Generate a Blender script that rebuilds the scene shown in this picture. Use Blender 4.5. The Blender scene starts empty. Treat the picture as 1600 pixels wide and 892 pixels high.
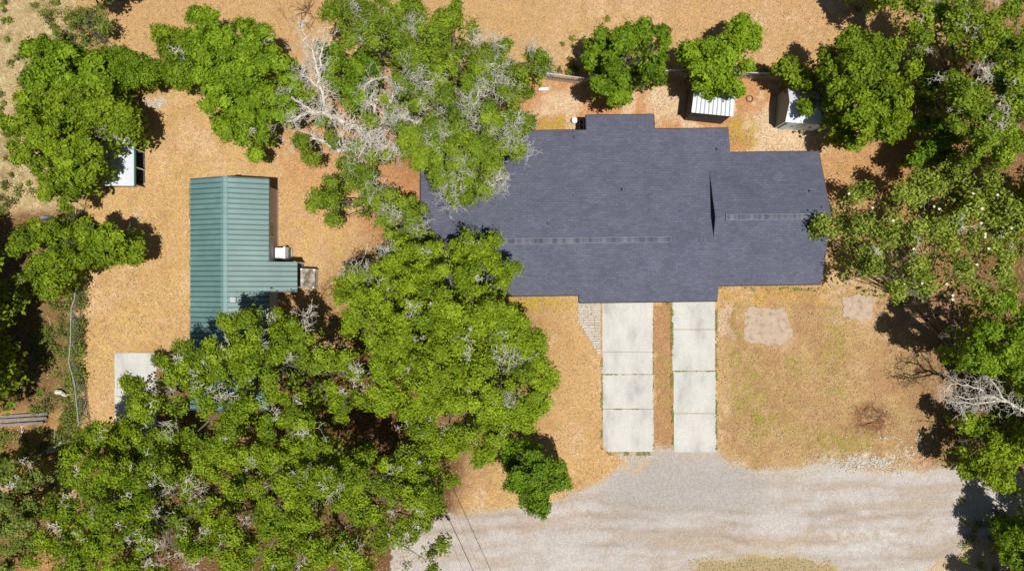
import bpy, math, random
import numpy as np
from mathutils import Vector
random.seed(7); rng = np.random.default_rng(11)
R = math.radians
H = 43.0                      # camera height, metres
S = 0.04                      # metres per photograph pixel on the ground

# ------------------------------------------------------------------ camera, sky, sun, exposure
scene = bpy.context.scene
cam_d = bpy.data.cameras.new('camera'); cam = bpy.data.objects.new('camera', cam_d)
scene.collection.objects.link(cam); scene.camera = cam
cam.location = (0, 0, H)
cam_d.sensor_width = 36; cam_d.lens = 18 / (32.0 / H); cam_d.clip_end = 2000; cam_d.clip_start = .5

SUN = Vector((0.15, -0.18, 1.0)).normalized()          # towards the sun
elev = math.asin(SUN.z); az = math.atan2(SUN.x, SUN.y)
w = bpy.data.worlds.new('World'); scene.world = w; w.use_nodes = True
sky = w.node_tree.nodes.new('ShaderNodeTexSky'); sky.sky_type = 'NISHITA'; sky.sun_disc = False
sky.sun_elevation = elev; sky.sun_rotation = az
bg = w.node_tree.nodes['Background']; bg.inputs['Strength'].default_value = 0.05
w.node_tree.links.new(sky.outputs[0], bg.inputs[0])
sd = bpy.data.lights.new('sun', 'SUN'); sd.energy = 4.9; sd.angle = R(0.5); sd.color = (1, .97, .925)
sun = bpy.data.objects.new('sun', sd); scene.collection.objects.link(sun)
sun.rotation_euler = SUN.to_track_quat('Z', 'Y').to_euler(); sun.location = (20, -20, 60)
scene.view_settings.view_transform = 'Standard'; scene.view_settings.look = 'None'
scene.view_settings.exposure = 0.0; scene.view_settings.gamma = 1
scene.view_settings.use_curve_mapping = False
scene.render.engine = 'CYCLES'
scene.cycles.max_bounces = 5; scene.cycles.transparent_max_bounces = 4

# ------------------------------------------------------------------ helpers
COL = scene.collection
def W(px, py, z=0.0):
    """real position of a thing of height z seen at this place of the photograph"""
    f = (H - z) / H * S
    return ((px - 800) * f, (446 - py) * f, z)
def srgb(r, g, b, k=1.38):
    o = []
    for c in (r, g, b):
        c /= 255.0
        c = c / 12.92 if c <= .04045 else ((c + .055) / 1.055) ** 2.4
        o.append(min(c / k, .85))
    return tuple(o)
def tag(o, label=None, cat=None, group=None, kind=None):
    if label: o['label'] = label
    if cat: o['category'] = cat
    if group: o['group'] = group
    if kind: o['kind'] = kind
    return o
def empty(name, loc=(0, 0, 0), rz=0, **k):
    o = bpy.data.objects.new(name, None); COL.objects.link(o)
    o.location = loc; o.rotation_euler = (0, 0, rz); o.empty_display_size = .2
    return tag(o, **k)

class MB:
    def __init__(s): s.v = []; s.f = []
    def add(s, vs, fs):
        n = len(s.v); s.v += [tuple(v) for v in vs]; s.f += [tuple(i + n for i in f) for f in fs]; return s
    def box(s, a, b, rz=0, c=None):
        x0, y0, z0 = a; x1, y1, z1 = b
        vs = [(x0,y0,z0),(x1,y0,z0),(x1,y1,z0),(x0,y1,z0),(x0,y0,z1),(x1,y0,z1),(x1,y1,z1),(x0,y1,z1)]
        if rz:
            cx, cy = c or ((x0+x1)/2, (y0+y1)/2); ca, sa = math.cos(rz), math.sin(rz)
            vs = [(cx+(x-cx)*ca-(y-cy)*sa, cy+(x-cx)*sa+(y-cy)*ca, z) for x, y, z in vs]
        return s.add(vs, [(0,3,2,1),(4,5,6,7),(0,1,5,4),(1,2,6,5),(2,3,7,6),(3,0,4,7)])
    def slab(s, top, t=.12):
        """closed slab under a polygon of 3D points (counter-clockwise from above)"""
        n = len(top); vs = list(top) + [(x, y, z - t) for x, y, z in top]
        return s.add(vs, [tuple(range(n)), tuple(range(2*n-1, n-1, -1))] +
                     [(i, i+n, (i+1) % n + n, (i+1) % n) for i in range(n)])
    def tube(s, pts, rad, n=6, caps=True):
        pts = [Vector(p) for p in pts]; m = len(pts)
        if not hasattr(rad, '__len__'): rad = [rad] * m
        vs = []; 
        ref = Vector((0, 0, 1))
        for i, p in enumerate(pts):
            d = (pts[min(i+1, m-1)] - pts[max(i-1, 0)]).normalized()
            u = d.cross(ref if abs(d.z) < .95 else Vector((1, 0, 0))).normalized(); w_ = d.cross(u)
            for k in range(n):
                a = 2*math.pi*k/n; vs.append(p + (u*math.cos(a) + w_*math.sin(a)) * rad[i])
        fs = [(i*n+k, i*n+(k+1) % n, (i+1)*n+(k+1) % n, (i+1)*n+k) for i in range(m-1) for k in range(n)]
        if caps: fs += [tuple(range(n-1, -1, -1)), tuple(range((m-1)*n, m*n))]
        return s.add(vs, fs)
    def build(s, name, mat, parent=None, smooth=False):
        me = bpy.data.meshes.new(name); me.from_pydata(s.v, [], s.f); me.update()
        if mat: me.materials.append(mat)
        if smooth: me.polygons.foreach_set('use_smooth', [True]*len(me.polygons))
        o = bpy.data.objects.new(name, me); COL.objects.link(o)
        if parent: o.parent = parent
        return o

# numpy value noise -------------------------------------------------
def _h(ix, iy, seed):
    n = (ix.astype(np.int64) * 374761393 + iy.astype(np.int64) * 668265263 + seed * 974634777) & 0xffffffff
    n = ((n ^ (n >> 13)) * 1274126177) & 0xffffffff
    return ((n ^ (n >> 16)) & 0xffffff) / float(0xffffff)
def vn(x, y, seed=0):
    ix = np.floor(x); iy = np.floor(y); fx = x - ix; fy = y - iy
    fx = fx*fx*(3-2*fx); fy = fy*fy*(3-2*fy)
    a = _h(ix, iy, seed); b = _h(ix+1, iy, seed); c = _h(ix, iy+1, seed); d = _h(ix+1, iy+1, seed)
    return (a*(1-fx)+b*fx)*(1-fy) + (c*(1-fx)+d*fx)*fy
def fbm(x, y, seed=0, o=4):
    t = 0; a = .5; n = 0
    for i in range(o):
        t = t + a*vn(x, y, seed+i*17); n += a; a *= .55; x = x*2.03+5.1; y = y*2.03+1.7
    return t/n
def fbm1(x, y, seed=0): return float(fbm(np.array([x]), np.array([y]), seed)[0])

# materials ----------------------------------------------------------
def mat(name):
    m = bpy.data.materials.new(name); m.use_nodes = True
    nt = m.node_tree; return m, nt, nt.nodes['Principled BSDF']
def N(nt, t, **k):
    n = nt.nodes.new(t)
    for a, b in k.items():
        if a in n.inputs.keys(): n.inputs[a].default_value = b
        else: setattr(n, a, b)
    return n
def ramp(nt, fac, stops):
    r = nt.nodes.new('ShaderNodeValToRGB'); e = r.color_ramp.elements
    while len(e) < len(stops): e.new(.5)
    for i, (p, c) in enumerate(stops):
        e[i].position = p; e[i].color = (*c, 1) if len(c) == 3 else c
    nt.links.new(fac, r.inputs[0]); return r.outputs[0]
def mul(nt, a, b, f=1.0):
    m = nt.nodes.new('ShaderNodeMix'); m.data_type = 'RGBA'; m.blend_type = 'MULTIPLY'
    m.inputs[0].default_value = f; nt.links.new(a, m.inputs[6]); nt.links.new(b, m.inputs[7]); return m.outputs[2]
def objco(nt, scale=None):
    tc = nt.nodes.new('ShaderNodeTexCoord'); 
    if scale is None: return tc.outputs['Object']
    mp = nt.nodes.new('ShaderNodeMapping'); mp.inputs['Scale'].default_value = scale
    nt.links.new(tc.outputs['Object'], mp.inputs[0]); return mp.outputs[0]
def bump(nt, b, h, strength=.3, dist=.03):
    n = nt.nodes.new('ShaderNodeBump'); n.inputs['Strength'].default_value = strength
    n.inputs['Distance'].default_value = dist
    nt.links.new(h, n.inputs['Height']); nt.links.new(n.outputs[0], b.inputs['Normal'])
def rough(name, c, var=.25, scale=4, ro=.85, detail=6, stretch=(1, 1, 1), bmp=.2, metal=0):
    m, nt, b = mat(name)
    n = N(nt, 'ShaderNodeTexNoise', Scale=scale, Detail=detail, Roughness=.65)
    nt.links.new(objco(nt, stretch), n.inputs['Vector'])
    lo = tuple(x*(1-var) for x in c); hi = tuple(min(1, x*(1+var)) for x in c)
    nt.links.new(ramp(nt, n.outputs['Fac'], [(.3, lo), (.7, hi)]), b.inputs['Base Color'])
    b.inputs['Roughness'].default_value = ro; b.inputs['Metallic'].default_value = metal
    if bmp: bump(nt, b, n.outputs['Fac'], bmp)
    return m

def ground_material(name, speck, lo=.55, hi=1.45, rockscale=0):
    m, nt, b = mat(name)
    a = N(nt, 'ShaderNodeAttribute', attribute_name='col')
    co = objco(nt)
    n1 = N(nt, 'ShaderNodeTexNoise', Scale=speck, Detail=5, Roughness=.75); nt.links.new(co, n1.inputs['Vector'])
    v = N(nt, 'ShaderNodeTexVoronoi', Scale=speck*1.3); nt.links.new(co, v.inputs['Vector'])
    k1 = ramp(nt, n1.outputs['Fac'], [(.3, (lo,)*3), (.5, (1,)*3), (.72, (hi,)*3)])
    sep = N(nt, 'ShaderNodeSeparateColor'); nt.links.new(v.outputs['Color'], sep.inputs[0])
    k2 = ramp(nt, sep.outputs[0], [(0, (.78,.80,.78)), (.6, (1,1,1)), (1, (1.18,1.16,1.12))])
    c = mul(nt, a.outputs['Color'], k1); c = mul(nt, c, k2)
    nt.links.new(c, b.inputs['Base Color']); b.inputs['Roughness'].default_value = .95
    b.inputs['Specular IOR Level'].default_value = .15
    bump(nt, b, n1.outputs['Fac'], .22, .03)
    return m
M = {}
M['ground'] = ground_material('ground_soil', 13, .66, 1.36)
M['road'] = ground_material('road_gravel', 16, .88, 1.12)
M['trunk'] = rough('bark', (.15, .125, .10), .4, 6, .9, stretch=(1, 1, .3))
M['pale'] = rough('pale_dead_wood', (.58, .53, .45), .3, 5, .85)
M['moss'] = rough('spanish_moss', (.44, .43, .34), .3, 5, .95)
M['wall'] = rough('painted_wall', (.55, .53, .50), .08, 3)
M['lavender'] = rough('pale_siding', (.52, .50, .56), .08, 3)
M['white'] = rough('white_paint', (.78, .78, .78), .05, 3, .5, bmp=.03)
M['white_metal'] = rough('white_sheet_metal', (.60, .62, .66), .08, 1.2, .4, bmp=.03)
M['grey_panel'] = rough('grey_green_panel', (.13, .19, .18), .12, 2, .5, bmp=.05)
M['darkgrey'] = rough('dark_metal', (.04, .04, .045), .2, 5, .5)
M['glass'] = rough('dark_glass', (.03, .04, .05), .1, 2, .1, bmp=0)
M['galv'] = rough('galvanised_steel', (.42, .43, .43), .15, 5, .5, metal=.3)
M['bluewhite'] = rough('cool_white_panel', (.62, .74, .84), .06, 3)
M['teal'] = rough('teal_trim', (.05, .20, .19), .1, 5, .5)
M['timber'] = rough('weathered_timber', (.19, .18, .165), .35, 7, .9, stretch=(.25, 3, 1))
M['rust'] = rough('rusty_metal', (.16, .09, .06), .4, 9, .9)
M['blue'] = rough('blue_plastic', (.03, .07, .25), .1, 4, .4)
M['stone'] = rough('pale_stone', (.46, .42, .36), .25, 6, .9)
M['flower'] = rough('cream_petal', (.72, .66, .50), .05, 6, .7, bmp=0)
M['cable'] = rough('black_cable', (.02, .02, .02), .1, 6, .7, bmp=0)
M['brushwood'] = rough('dry_brushwood', (.20, .11, .065), .4, 6, .95)

def shingle():
    m, nt, b = mat('slate_shingle'); co = objco(nt)
    br = N(nt, 'ShaderNodeTexBrick', Scale=1.0); nt.links.new(co, br.inputs['Vector'])
    br.inputs['Brick Width'].default_value = .33; br.inputs['Row Height'].default_value = .145
    br.inputs['Mortar Size'].default_value = .012; br.inputs['Mortar Smooth'].default_value = .3
    br.inputs['Bias'].default_value = -.1
    br.inputs['Color1'].default_value = (.092, .095, .136, 1); br.inputs['Color2'].default_value = (.116, .120, .166, 1)
    br.inputs['Mortar'].default_value = (.077, .079, .106, 1)
    n = N(nt, 'ShaderNodeTexNoise', Scale=.7, Detail=7, Roughness=.7); nt.links.new(co, n.inputs['Vector'])
    k = ramp(nt, n.outputs['Fac'], [(.3, (.86,.86,.86)), (.7, (1.16,1.15,1.12))])
    n2 = N(nt, 'ShaderNodeTexNoise', Scale=7, Detail=4, Roughness=.7)
    nt.links.new(objco(nt, (1, 1.7, 1)), n2.inputs['Vector'])
    k2 = ramp(nt, n2.outputs['Fac'], [(.35, (.87,.87,.87)), (.7, (1.17,1.17,1.15))])
    c = mul(nt, mul(nt, br.outputs['Color'], k), k2)
    nt.links.new(c, b.inputs['Base Color']); b.inputs['Roughness'].default_value = .9
    b.inputs['Specular IOR Level'].default_value = .25
    bump(nt, b, br.outputs['Fac'], -.4, .02)
    return m
M['shingle'] = shingle()
def green_metal():
    m, nt, b = mat('green_metal_roofing'); co = objco(nt)
    n = N(nt, 'ShaderNodeTexNoise', Scale=.5, Detail=8, Roughness=.65); nt.links.new(co, n.inputs['Vector'])
    nt.links.new(ramp(nt, n.outputs['Fac'], [(.3, (.098, .172, .160)), (.55, (.125, .220, .205)), (.75, (.165, .275, .256))]), b.inputs['Base Color'])
    sx = nt.nodes.new('ShaderNodeSeparateXYZ'); nt.links.new(co, sx.inputs[0])
    ad = N(nt, 'ShaderNodeMath', operation='ADD'); nt.links.new(sx.outputs[1], ad.inputs[0]); ad.inputs[1].default_value = 6.8+30
    dv = N(nt, 'ShaderNodeMath', operation='DIVIDE'); nt.links.new(ad.outputs[0], dv.inputs[0]); dv.inputs[1].default_value = .3
    fr = N(nt, 'ShaderNodeMath', operation='FRACT'); nt.links.new(dv.outputs[0], fr.inputs[0])
    seam = ramp(nt, fr.outputs[0], [(0, (.62,.64,.64)), (.20, (.50,.53,.53)), (.34, (1, 1, 1)), (.9, (1, 1, 1)), (1, (.8,.8,.8))])
    old = b.inputs['Base Color'].links[0].from_socket
    nt.links.new(mul(nt, old, seam), b.inputs['Base Color'])
    b.inputs['Roughness'].default_value = .5
    return m
M['greenroof'] = green_metal()
def concrete(name, c, scale=1.1, stain=.55, streak=(1, .5, 1)):
    m, nt, b = mat(name)
    n = N(nt, 'ShaderNodeTexNoise', Scale=scale, Detail=8, Roughness=.62); nt.links.new(objco(nt, streak), n.inputs['Vector'])
    n2 = N(nt, 'ShaderNodeTexNoise', Scale=14, Detail=4, Roughness=.7); nt.links.new(objco(nt), n2.inputs['Vector'])
    c1 = ramp(nt, n.outputs['Fac'], [(.28, tuple(x*stain for x in c)), (.45, tuple(x*.88 for x in c)), (.6, c)])
    k = ramp(nt, n2.outputs['Fac'], [(.3, (.86,.86,.85)), (.7, (1.1,1.1,1.1))])
    nt.links.new(mul(nt, c1, k), b.inputs['Base Color']); b.inputs['Roughness'].default_value = .9
    bump(nt, b, n2.outputs['Fac'], .2, .01)
    return m
M['concrete'] = concrete('driveway_concrete', (.53, .515, .47), .8, .62)
def stains(m, spots):
    nt = m.node_tree; b = nt.nodes['Principled BSDF']; cur = b.inputs['Base Color'].links[0].from_socket; co = objco(nt)
    n = N(nt, 'ShaderNodeTexNoise', Scale=2.6, Detail=6, Roughness=.7); nt.links.new(co, n.inputs['Vector'])
    for px, py, rx, ry, dark in spots:
        x, y, _ = W(px, py); mp = nt.nodes.new('ShaderNodeMapping'); mp.vector_type = 'TEXTURE'
        mp.inputs['Location'].default_value = (x, y, 0); mp.inputs['Scale'].default_value = (rx*S, ry*S, 100)
        nt.links.new(co, mp.inputs[0]); ln = N(nt, 'ShaderNodeVectorMath', operation='LENGTH'); nt.links.new(mp.outputs[0], ln.inputs[0])
        ad = N(nt, 'ShaderNodeMath', operation='MULTIPLY_ADD'); nt.links.new(n.outputs['Fac'], ad.inputs[0]); ad.inputs[1].default_value = 2.0
        nt.links.new(ln.outputs['Value'], ad.inputs[2])
        cur = mul(nt, cur, ramp(nt, ad.outputs[0], [(.55, dark), (.92, tuple((1+q)/2 for q in dark)), (1.0, (1, 1, 1))]))
    nt.links.new(cur, b.inputs['Base Color'])
G_ = (.60, .59, .58)
stains(M['concrete'], [(975, 520, 5, 16, (.82, .80, .77)), (988, 668, 12, 12, (.80, .78, .75)), (1065, 690, 10, 8, (.84, .82, .8)), (1003, 565, 14, 40, G_), (1000, 505, 12, 22, (.72, .7, .68)), (970, 482, 22, 8, (.72, .70, .68)), (1003, 592, 10, 14, (.7, .69, .67)), (975, 650, 9, 10, (.75, .72, .68)), (1082, 508, 6, 6, (.72, .55, .42)), (1085, 560, 20, 30, (.86, .86, .84)), (960, 620, 14, 20, (.85, .84, .82)), (1110, 620, 5, 60, (.86, .85, .82)), (955, 545, 10, 60, (.88, .87, .83))])
M['oldconcrete'] = concrete('worn_concrete', (.46, .35, .25), 2.6, .45, (1, 1, 1))

def leafmat(name, dark, light, trans=.37, gloss=.55):
    m, nt, b = mat(name)
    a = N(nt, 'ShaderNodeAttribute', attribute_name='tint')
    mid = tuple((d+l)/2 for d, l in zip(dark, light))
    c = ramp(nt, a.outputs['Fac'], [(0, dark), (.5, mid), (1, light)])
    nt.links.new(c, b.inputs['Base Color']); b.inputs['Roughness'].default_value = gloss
    b.inputs['Specular IOR Level'].default_value = .22
    t = nt.nodes.new('ShaderNodeBsdfTranslucent')
    k = N(nt, 'ShaderNodeRGB'); k.outputs[0].default_value = (1.25, 1.15, .5, 1)
    nt.links.new(mul(nt, c, k.outputs[0]), t.inputs['Color'])
    mx = nt.nodes.new('ShaderNodeMixShader'); mx.inputs[0].default_value = trans
    nt.links.new(b.outputs[0], mx.inputs[1]); nt.links.new(t.outputs[0], mx.inputs[2])
    nt.links.new(mx.outputs[0], nt.nodes['Material Output'].inputs['Surface'])
    return m
M['oak'] = leafmat('oak_leaf', (.075, .130, .008), (.40, .53, .026))
M['oakpale'] = leafmat('greyish_oak_leaf', (.065, .120, .010), (.36, .48, .034))
M['bright'] = leafmat('bright_leaf', (.075, .155, .007), (.37, .53, .028))
M['deep'] = leafmat('deep_green_leaf', (.045, .105, .009), (.25, .40, .022))
M['magnolia'] = leafmat('glossy_magnolia_leaf', (.045, .085, .010), (.36, .44, .055), .25, .45)
M['dull'] = leafmat('dull_olive_leaf', (.07, .10, .022), (.30, .38, .065))
M['weeds'] = leafmat('weedy_leaf', (.10, .08, .04), (.30, .38, .05))
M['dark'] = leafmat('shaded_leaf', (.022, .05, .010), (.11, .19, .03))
M['drygrass'] = leafmat('dry_grass', (.40, .29, .17), (.62, .48, .30), .2, .9)
M['grass'] = leafmat('green_grass', (.20, .22, .06), (.42, .42, .14), .3, .8)

# ------------------------------------------------------------------ ground
xs = np.concatenate([[-900, -400, -200, -120, -80, -60, -48, -42, -38], np.arange(-35.5, 35.51, .085), [38, 42, 48, 60, 80, 120, 200, 400, 900]])
ys = np.concatenate([[-900, -400, -200, -120, -80, -55, -40, -30, -25], np.arange(-20.5, 20.51, .085), [25, 30, 40, 55, 80, 120, 200, 400, 900]])
GX, GY = np.meshgrid(xs, ys)
PX = GX / S + 800; PY = 446 - GY / S                   # where ground points lie on the plan (plan units of 4 cm)
jx = (fbm(GX*.9, GY*.9, 3)-.5)*26 + (fbm(GX*4, GY*4, 5)-.5)*11
jy = (fbm(GX*.9, GY*.9, 9)-.5)*26 + (fbm(GX*4, GY*4, 12)-.5)*11
QX = PX + jx; QY = PY + jy
def sm(x, a, b):
    t = np.clip((x-a)/(b-a), 0, 1); return t*t*(3-2*t)
def blob(x, y, rx, ry=None, soft=.5, ang=0):
    ry = ry or rx; dx = QX-x; dy = QY-y
    if ang: c, s = math.cos(ang), math.sin(ang); dx, dy = dx*c+dy*s, -dx*s+dy*c
    return 1 - sm(np.sqrt((dx/rx)**2 + (dy/ry)**2), 1-soft, 1+soft)
def rect(x0, y0, x1, y1, s=8):
    return sm(QX, x0-s, x0+s)*(1-sm(QX, x1-s, x1+s))*sm(QY, y0-s, y0+s)*(1-sm(QY, y1-s, y1+s))
C = np.zeros(GX.shape + (3,)); C[:] = srgb(212, 172, 119)
n_big = fbm(GX*.25, GY*.25, 21); n_mid = fbm(GX*1.1, GY*1.1, 31); n_f = fbm(GX*4.5, GY*4.5, 41)
def paint(mask, rgb, k=1.0):
    global C
    c = np.array(srgb(*rgb)); C = C*(1-(mask*k)[..., None]) + c*(mask*k)[..., None]
paint(sm(n_mid, .5, .7)*sm(n_f, .4, .6), (196, 168, 108), .6)
paint(sm(n_big, .45, .7), (215, 176, 118), .8)
paint(sm(n_mid, .5, .75), (200, 156, 108), .6)
n_p = fbm(GX*.55+7, GY*.55, 131); n_q = fbm(GX*.8, GY*.8+9, 141)
paint(sm(n_p, .55, .72)*sm(n_f, .3, .6), (228, 194, 158), .6); paint(sm(n_q, .56, .72)*sm(n_f, .35, .6), (190, 142, 88), .55)
paint(rect(-800, -800, 3000, 118), (202, 162, 112), .9)                     # field beyond the back fence
paint(rect(850, -800, 3000, 105)*sm(n_mid, .35, .65), (212, 168, 122), .7)
paint(blob(960, 60, 90, 60)*sm(n_mid, .4, .6), (220, 185, 145), .6)
paint(rect(-800, -800, 112, 330, 18), (192, 168, 124), .9)                    # rough pasture left
paint(rect(-800, -800, 112, 330, 18)*sm(n_mid, .5, .7), (160, 142, 95), .7)
paint(rect(-800, -800, 112, 330, 18)*sm(n_f, .55, .75), (220, 200, 160), .6)
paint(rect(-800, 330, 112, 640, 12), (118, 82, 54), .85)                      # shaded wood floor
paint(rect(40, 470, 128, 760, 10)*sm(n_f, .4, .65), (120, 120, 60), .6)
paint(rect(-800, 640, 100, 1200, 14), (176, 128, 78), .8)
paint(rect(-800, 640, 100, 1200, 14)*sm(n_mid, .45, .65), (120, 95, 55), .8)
paint(rect(120, 700, 720, 1500, 20), (104, 70, 48), .9)                       # leaf litter below the big oaks, darkened to deepen the canopy shade
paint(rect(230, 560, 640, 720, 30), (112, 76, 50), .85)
paint(blob(560, 240, 120, 110), (200, 138, 94), .55)                           # reddish bare soil
paint(blob(625, 340, 60, 60), (198, 136, 94), .8)
paint(blob(530, 360, 80, 90)*sm(n_mid, .4, .6), (212, 172, 128), .7)
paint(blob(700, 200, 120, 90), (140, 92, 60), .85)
paint(blob(660, 560, 170, 180), (112, 76, 50), .8)  # oak litter again, darkened for shade in the canopy gaps
paint(rect(770, 118, 1250, 250, 8), (204, 146, 100), .9)                      # back yard strip
paint(rect(840, 130, 1240, 250, 8)*sm(n_mid, .5, .62), (228, 196, 158), .85)
for x, y, a, b in ((880, 160, 32, 22), (1045, 160, 34, 26), (1235, 222, 48, 24), (1200, 190, 30, 26), (1270, 210, 30, 12)):
    paint(blob(x, y, a, b), (226, 200, 164), .8)
paint(blob(244, 158, 20, 9)*sm(n_f, .35, .6), (205, 200, 192), .95)
paint(blob(222, 168, 16, 12)*sm(n_f, .35, .6), (196, 180, 155), .7)
for x, y, a, b in ((845, 475, 60, 12), (1160, 205, 26, 26), (860, 195, 40, 12), (800, 470, 40, 14)):
    paint(blob(x, y, a, b)*sm(n_f, .3, .6), (186, 160, 62), .8)
paint(blob(240, 132, 70, 8), (196, 120, 66), .6)
paint(rect(1120, 450, 1500, 760, 12), (194, 160, 113), .9)                    # right front lawn
paint(rect(1120, 450, 1500, 760, 12)*sm(n_mid, .45, .7), (180, 140, 97), .7)
for x, y, a, b in ((1200, 640, 50, 45), (1290, 690, 50, 25), (1240, 575, 22, 22), (1215, 455, 70, 7), (1300, 560, 24, 90), (1180, 600, 14, 110), (1330, 690, 45, 28), (1150, 560, 8, 80), (1143, 500, 9, 40)):
    paint(blob(x, y, a, b)*sm(n_f, .35, .65), (160, 146, 68), .75)
paint(rect(1125, 452, 1290, 474, 6), (210, 166, 90), .6)
paint(rect(1121, 470, 1142, 530, 3), (214, 184, 154), .9)
paint(blob(1365, 655, 34, 22)*sm(n_f, .3, .5), (130, 84, 54), .8)
paint(blob(1350, 722, 70, 16)*sm(n_f, .45, .6), (222, 208, 188), .9)
paint(rect(1020, 470, 1052, 712, 2), (184, 140, 98), .95)                     # bare strip between the driveways
paint(rect(1046, 470, 1056, 712, 2)*sm(n_f, .3, .55), (160, 146, 60), .8)
paint(rect(1020, 560, 1052, 640, 6)*sm(n_f, .4, .6), (170, 150, 75), .5)
paint(blob(1560, 250, 170, 260), (118, 80, 54), .85)                         # litter under right-hand trees, its brown deepened for shade beneath the crowns
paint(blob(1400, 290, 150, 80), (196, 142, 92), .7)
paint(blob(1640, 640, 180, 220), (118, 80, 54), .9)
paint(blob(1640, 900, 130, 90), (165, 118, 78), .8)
paint(rect(128, 118, 560, 640, 12)*sm(n_f, .56, .78), (190, 160, 80), .55)
paint(rect(800, 480, 950, 800, 12)*sm(n_f, .5, .78), (196, 150, 92), .6)
paint(sm(n_p, .56, .7)*sm(n_f, .35, .6)*rect(840, -800, 1500, 105), (224, 190, 156), .6)
paint(sm(n_q, .54, .7)*sm(n_f, .35, .6)*rect(1120, 450, 1480, 740, 12), (178, 134, 100), .55)
paint(sm(n_p, .56, .7)*sm(n_f, .35, .6)*rect(1120, 450, 1480, 740, 12), (220, 184, 150), .55)
# fine fleck of straw and soil everywhere
fl = rng.random(GX.shape)
C *= (0.90 + .22*fl)[..., None]
C *= (0.88 + .24*n_f)[..., None]

# the road: signed distance to its edge in plan units
edge = [(560, 835), (640, 815), (700, 805), (760, 798), (850, 790), (875, 782), (905, 770), (940, 752), (965, 732), (985, 712), (1000, 704),
        (1120, 704), (1140, 722), (1170, 737), (1250, 731), (1300, 722), (1345, 737), (1400, 740), (1460, 736), (1500, 733), (1700, 745), (2600, 760)]
ex = np.array([e[0] for e in edge]); ey = np.array([e[1] for e in edge])
RD = QY*.6 + PY*.4 - np.interp(PX, ex, ey)
isl = np.interp(PX, [1040, 1090, 1150, 1230, 1300, 1345], [930, 880, 872, 866, 884, 940])
ISL = QY - isl
left_edge = 640 + (PY-840)*-.1
onroad = (((QX-1525)*.5+(QY-845) < 0) | (PX > 1640) & (PY < 860)) & (RD > 0) & (QX > left_edge - 30) & (PY < 1700)
paint(sm(RD, -14, 3)*sm(QX, left_edge-40, left_edge), (204, 188, 164), .6)
island = (ISL > 0) & (PX > 1040) & (PX < 1345)
paint(sm(ISL, -2, 4)*(PX > 1040)*(PX < 1345), (178, 160, 118), .9)
CR = np.zeros_like(C); keep = C.copy(); C = CR
C[:] = srgb(204, 194, 187)
paint(sm(n_mid, .4, .7), (193, 180, 169), .7)
streak = fbm(GX*.22+GY*.05, GY*1.4-GX*.12, 77)
paint(sm(streak, .52, .68), (186, 167, 146), .65)
paint(sm(streak, .3, .42)*-1+1, (213, 204, 196), .5)
paint(rect(940, 706, 1200, 800, 20), (188, 179, 171), .7)
paint(blob(1060, 760, 110, 34), (182, 173, 166), .6)
paint(blob(850, 815, 150, 8, .8, -.12), (186, 160, 136), .55)
paint(blob(1240, 845, 150, 10, .8, -.05), (190, 164, 128), .6)
paint(blob(1350, 845, 70, 22)*sm(n_f, .4, .6), (214, 208, 200), .7)
paint(blob(1440, 815, 22, 22)*sm(n_f, .4, .6), (178, 156, 128), .6)
paint(blob(1000, 800, 70, 22)*sm(n_f, .35, .55), (178, 168, 160), .5)
paint(blob(1300, 735, 90, 14), (206, 198, 186), .6)
paint(blob(1000, 722, 30, 14)*sm(n_f, .4, .6), (205, 180, 140), .8)
paint(1-sm(RD, -4, 12), (204, 184, 156), .5)
paint(sm(ISL, -16, 2)*(PX > 1030)*(PX < 1350), (196, 178, 140), .7)
for off_, am in ((838, .5), (862, .45), (796, .4), (816, .35)):
    cy_ = off_ + 10*np.sin(PX/170) + (fbm(GX*.4, GY*.4, 88)-.5)*24
    tr_ = np.exp(-((PY-cy_)/5.0)**2)*(PX > 650)*np.clip(fbm(GX*.5, GY*.5, 89)*2-.5, 0, 1)
    paint(tr_, (166, 149, 132), min(1, am*1.5))
C *= (0.95 + .10*fl)[..., None]; C *= (0.94 + .12*n_f)[..., None]
CR = C; C = keep

def sheet(name, mask, z, col, m):
    """one sheet made of the grid cells inside the mask"""
    ny, nx = GX.shape
    idx = np.arange(ny*nx).reshape(ny, nx)
    q = np.stack([idx[:-1, :-1], idx[:-1, 1:], idx[1:, 1:], idx[1:, :-1]], -1)
    q = q[mask[:-1, :-1]] if mask is not None else q.reshape(-1, 4)
    used, inv = np.unique(q, return_inverse=True); q = inv.reshape(-1, 4)
    v = np.stack([GX.ravel()[used], GY.ravel()[used], np.zeros(len(used)) + z], 1)
    me = bpy.data.meshes.new(name)
    me.vertices.add(len(v)); me.vertices.foreach_set('co', v.astype(np.float32).ravel())
    me.loops.add(q.size); me.loops.foreach_set('vertex_index', q.astype(np.int32).ravel())
    me.polygons.add(len(q)); me.polygons.foreach_set('loop_start', np.arange(0, q.size, 4, dtype=np.int32))
    me.update(calc_edges=True)
    a = me.attributes.new('col', 'FLOAT_COLOR', 'POINT')
    cc = np.ones((len(used), 4), np.float32); cc[:, :3] = col.reshape(-1, 3)[used]
    a.data.foreach_set('color', cc.ravel())
    me.materials.append(m)
    o = bpy.data.objects.new(name, me); COL.objects.link(o); o['kind'] = 'structure'; return o
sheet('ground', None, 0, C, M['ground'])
sheet('road', onroad & ~island & (np.abs(GX) < 34.5) & (PY < 955), .006, CR, M['road'])

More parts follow.
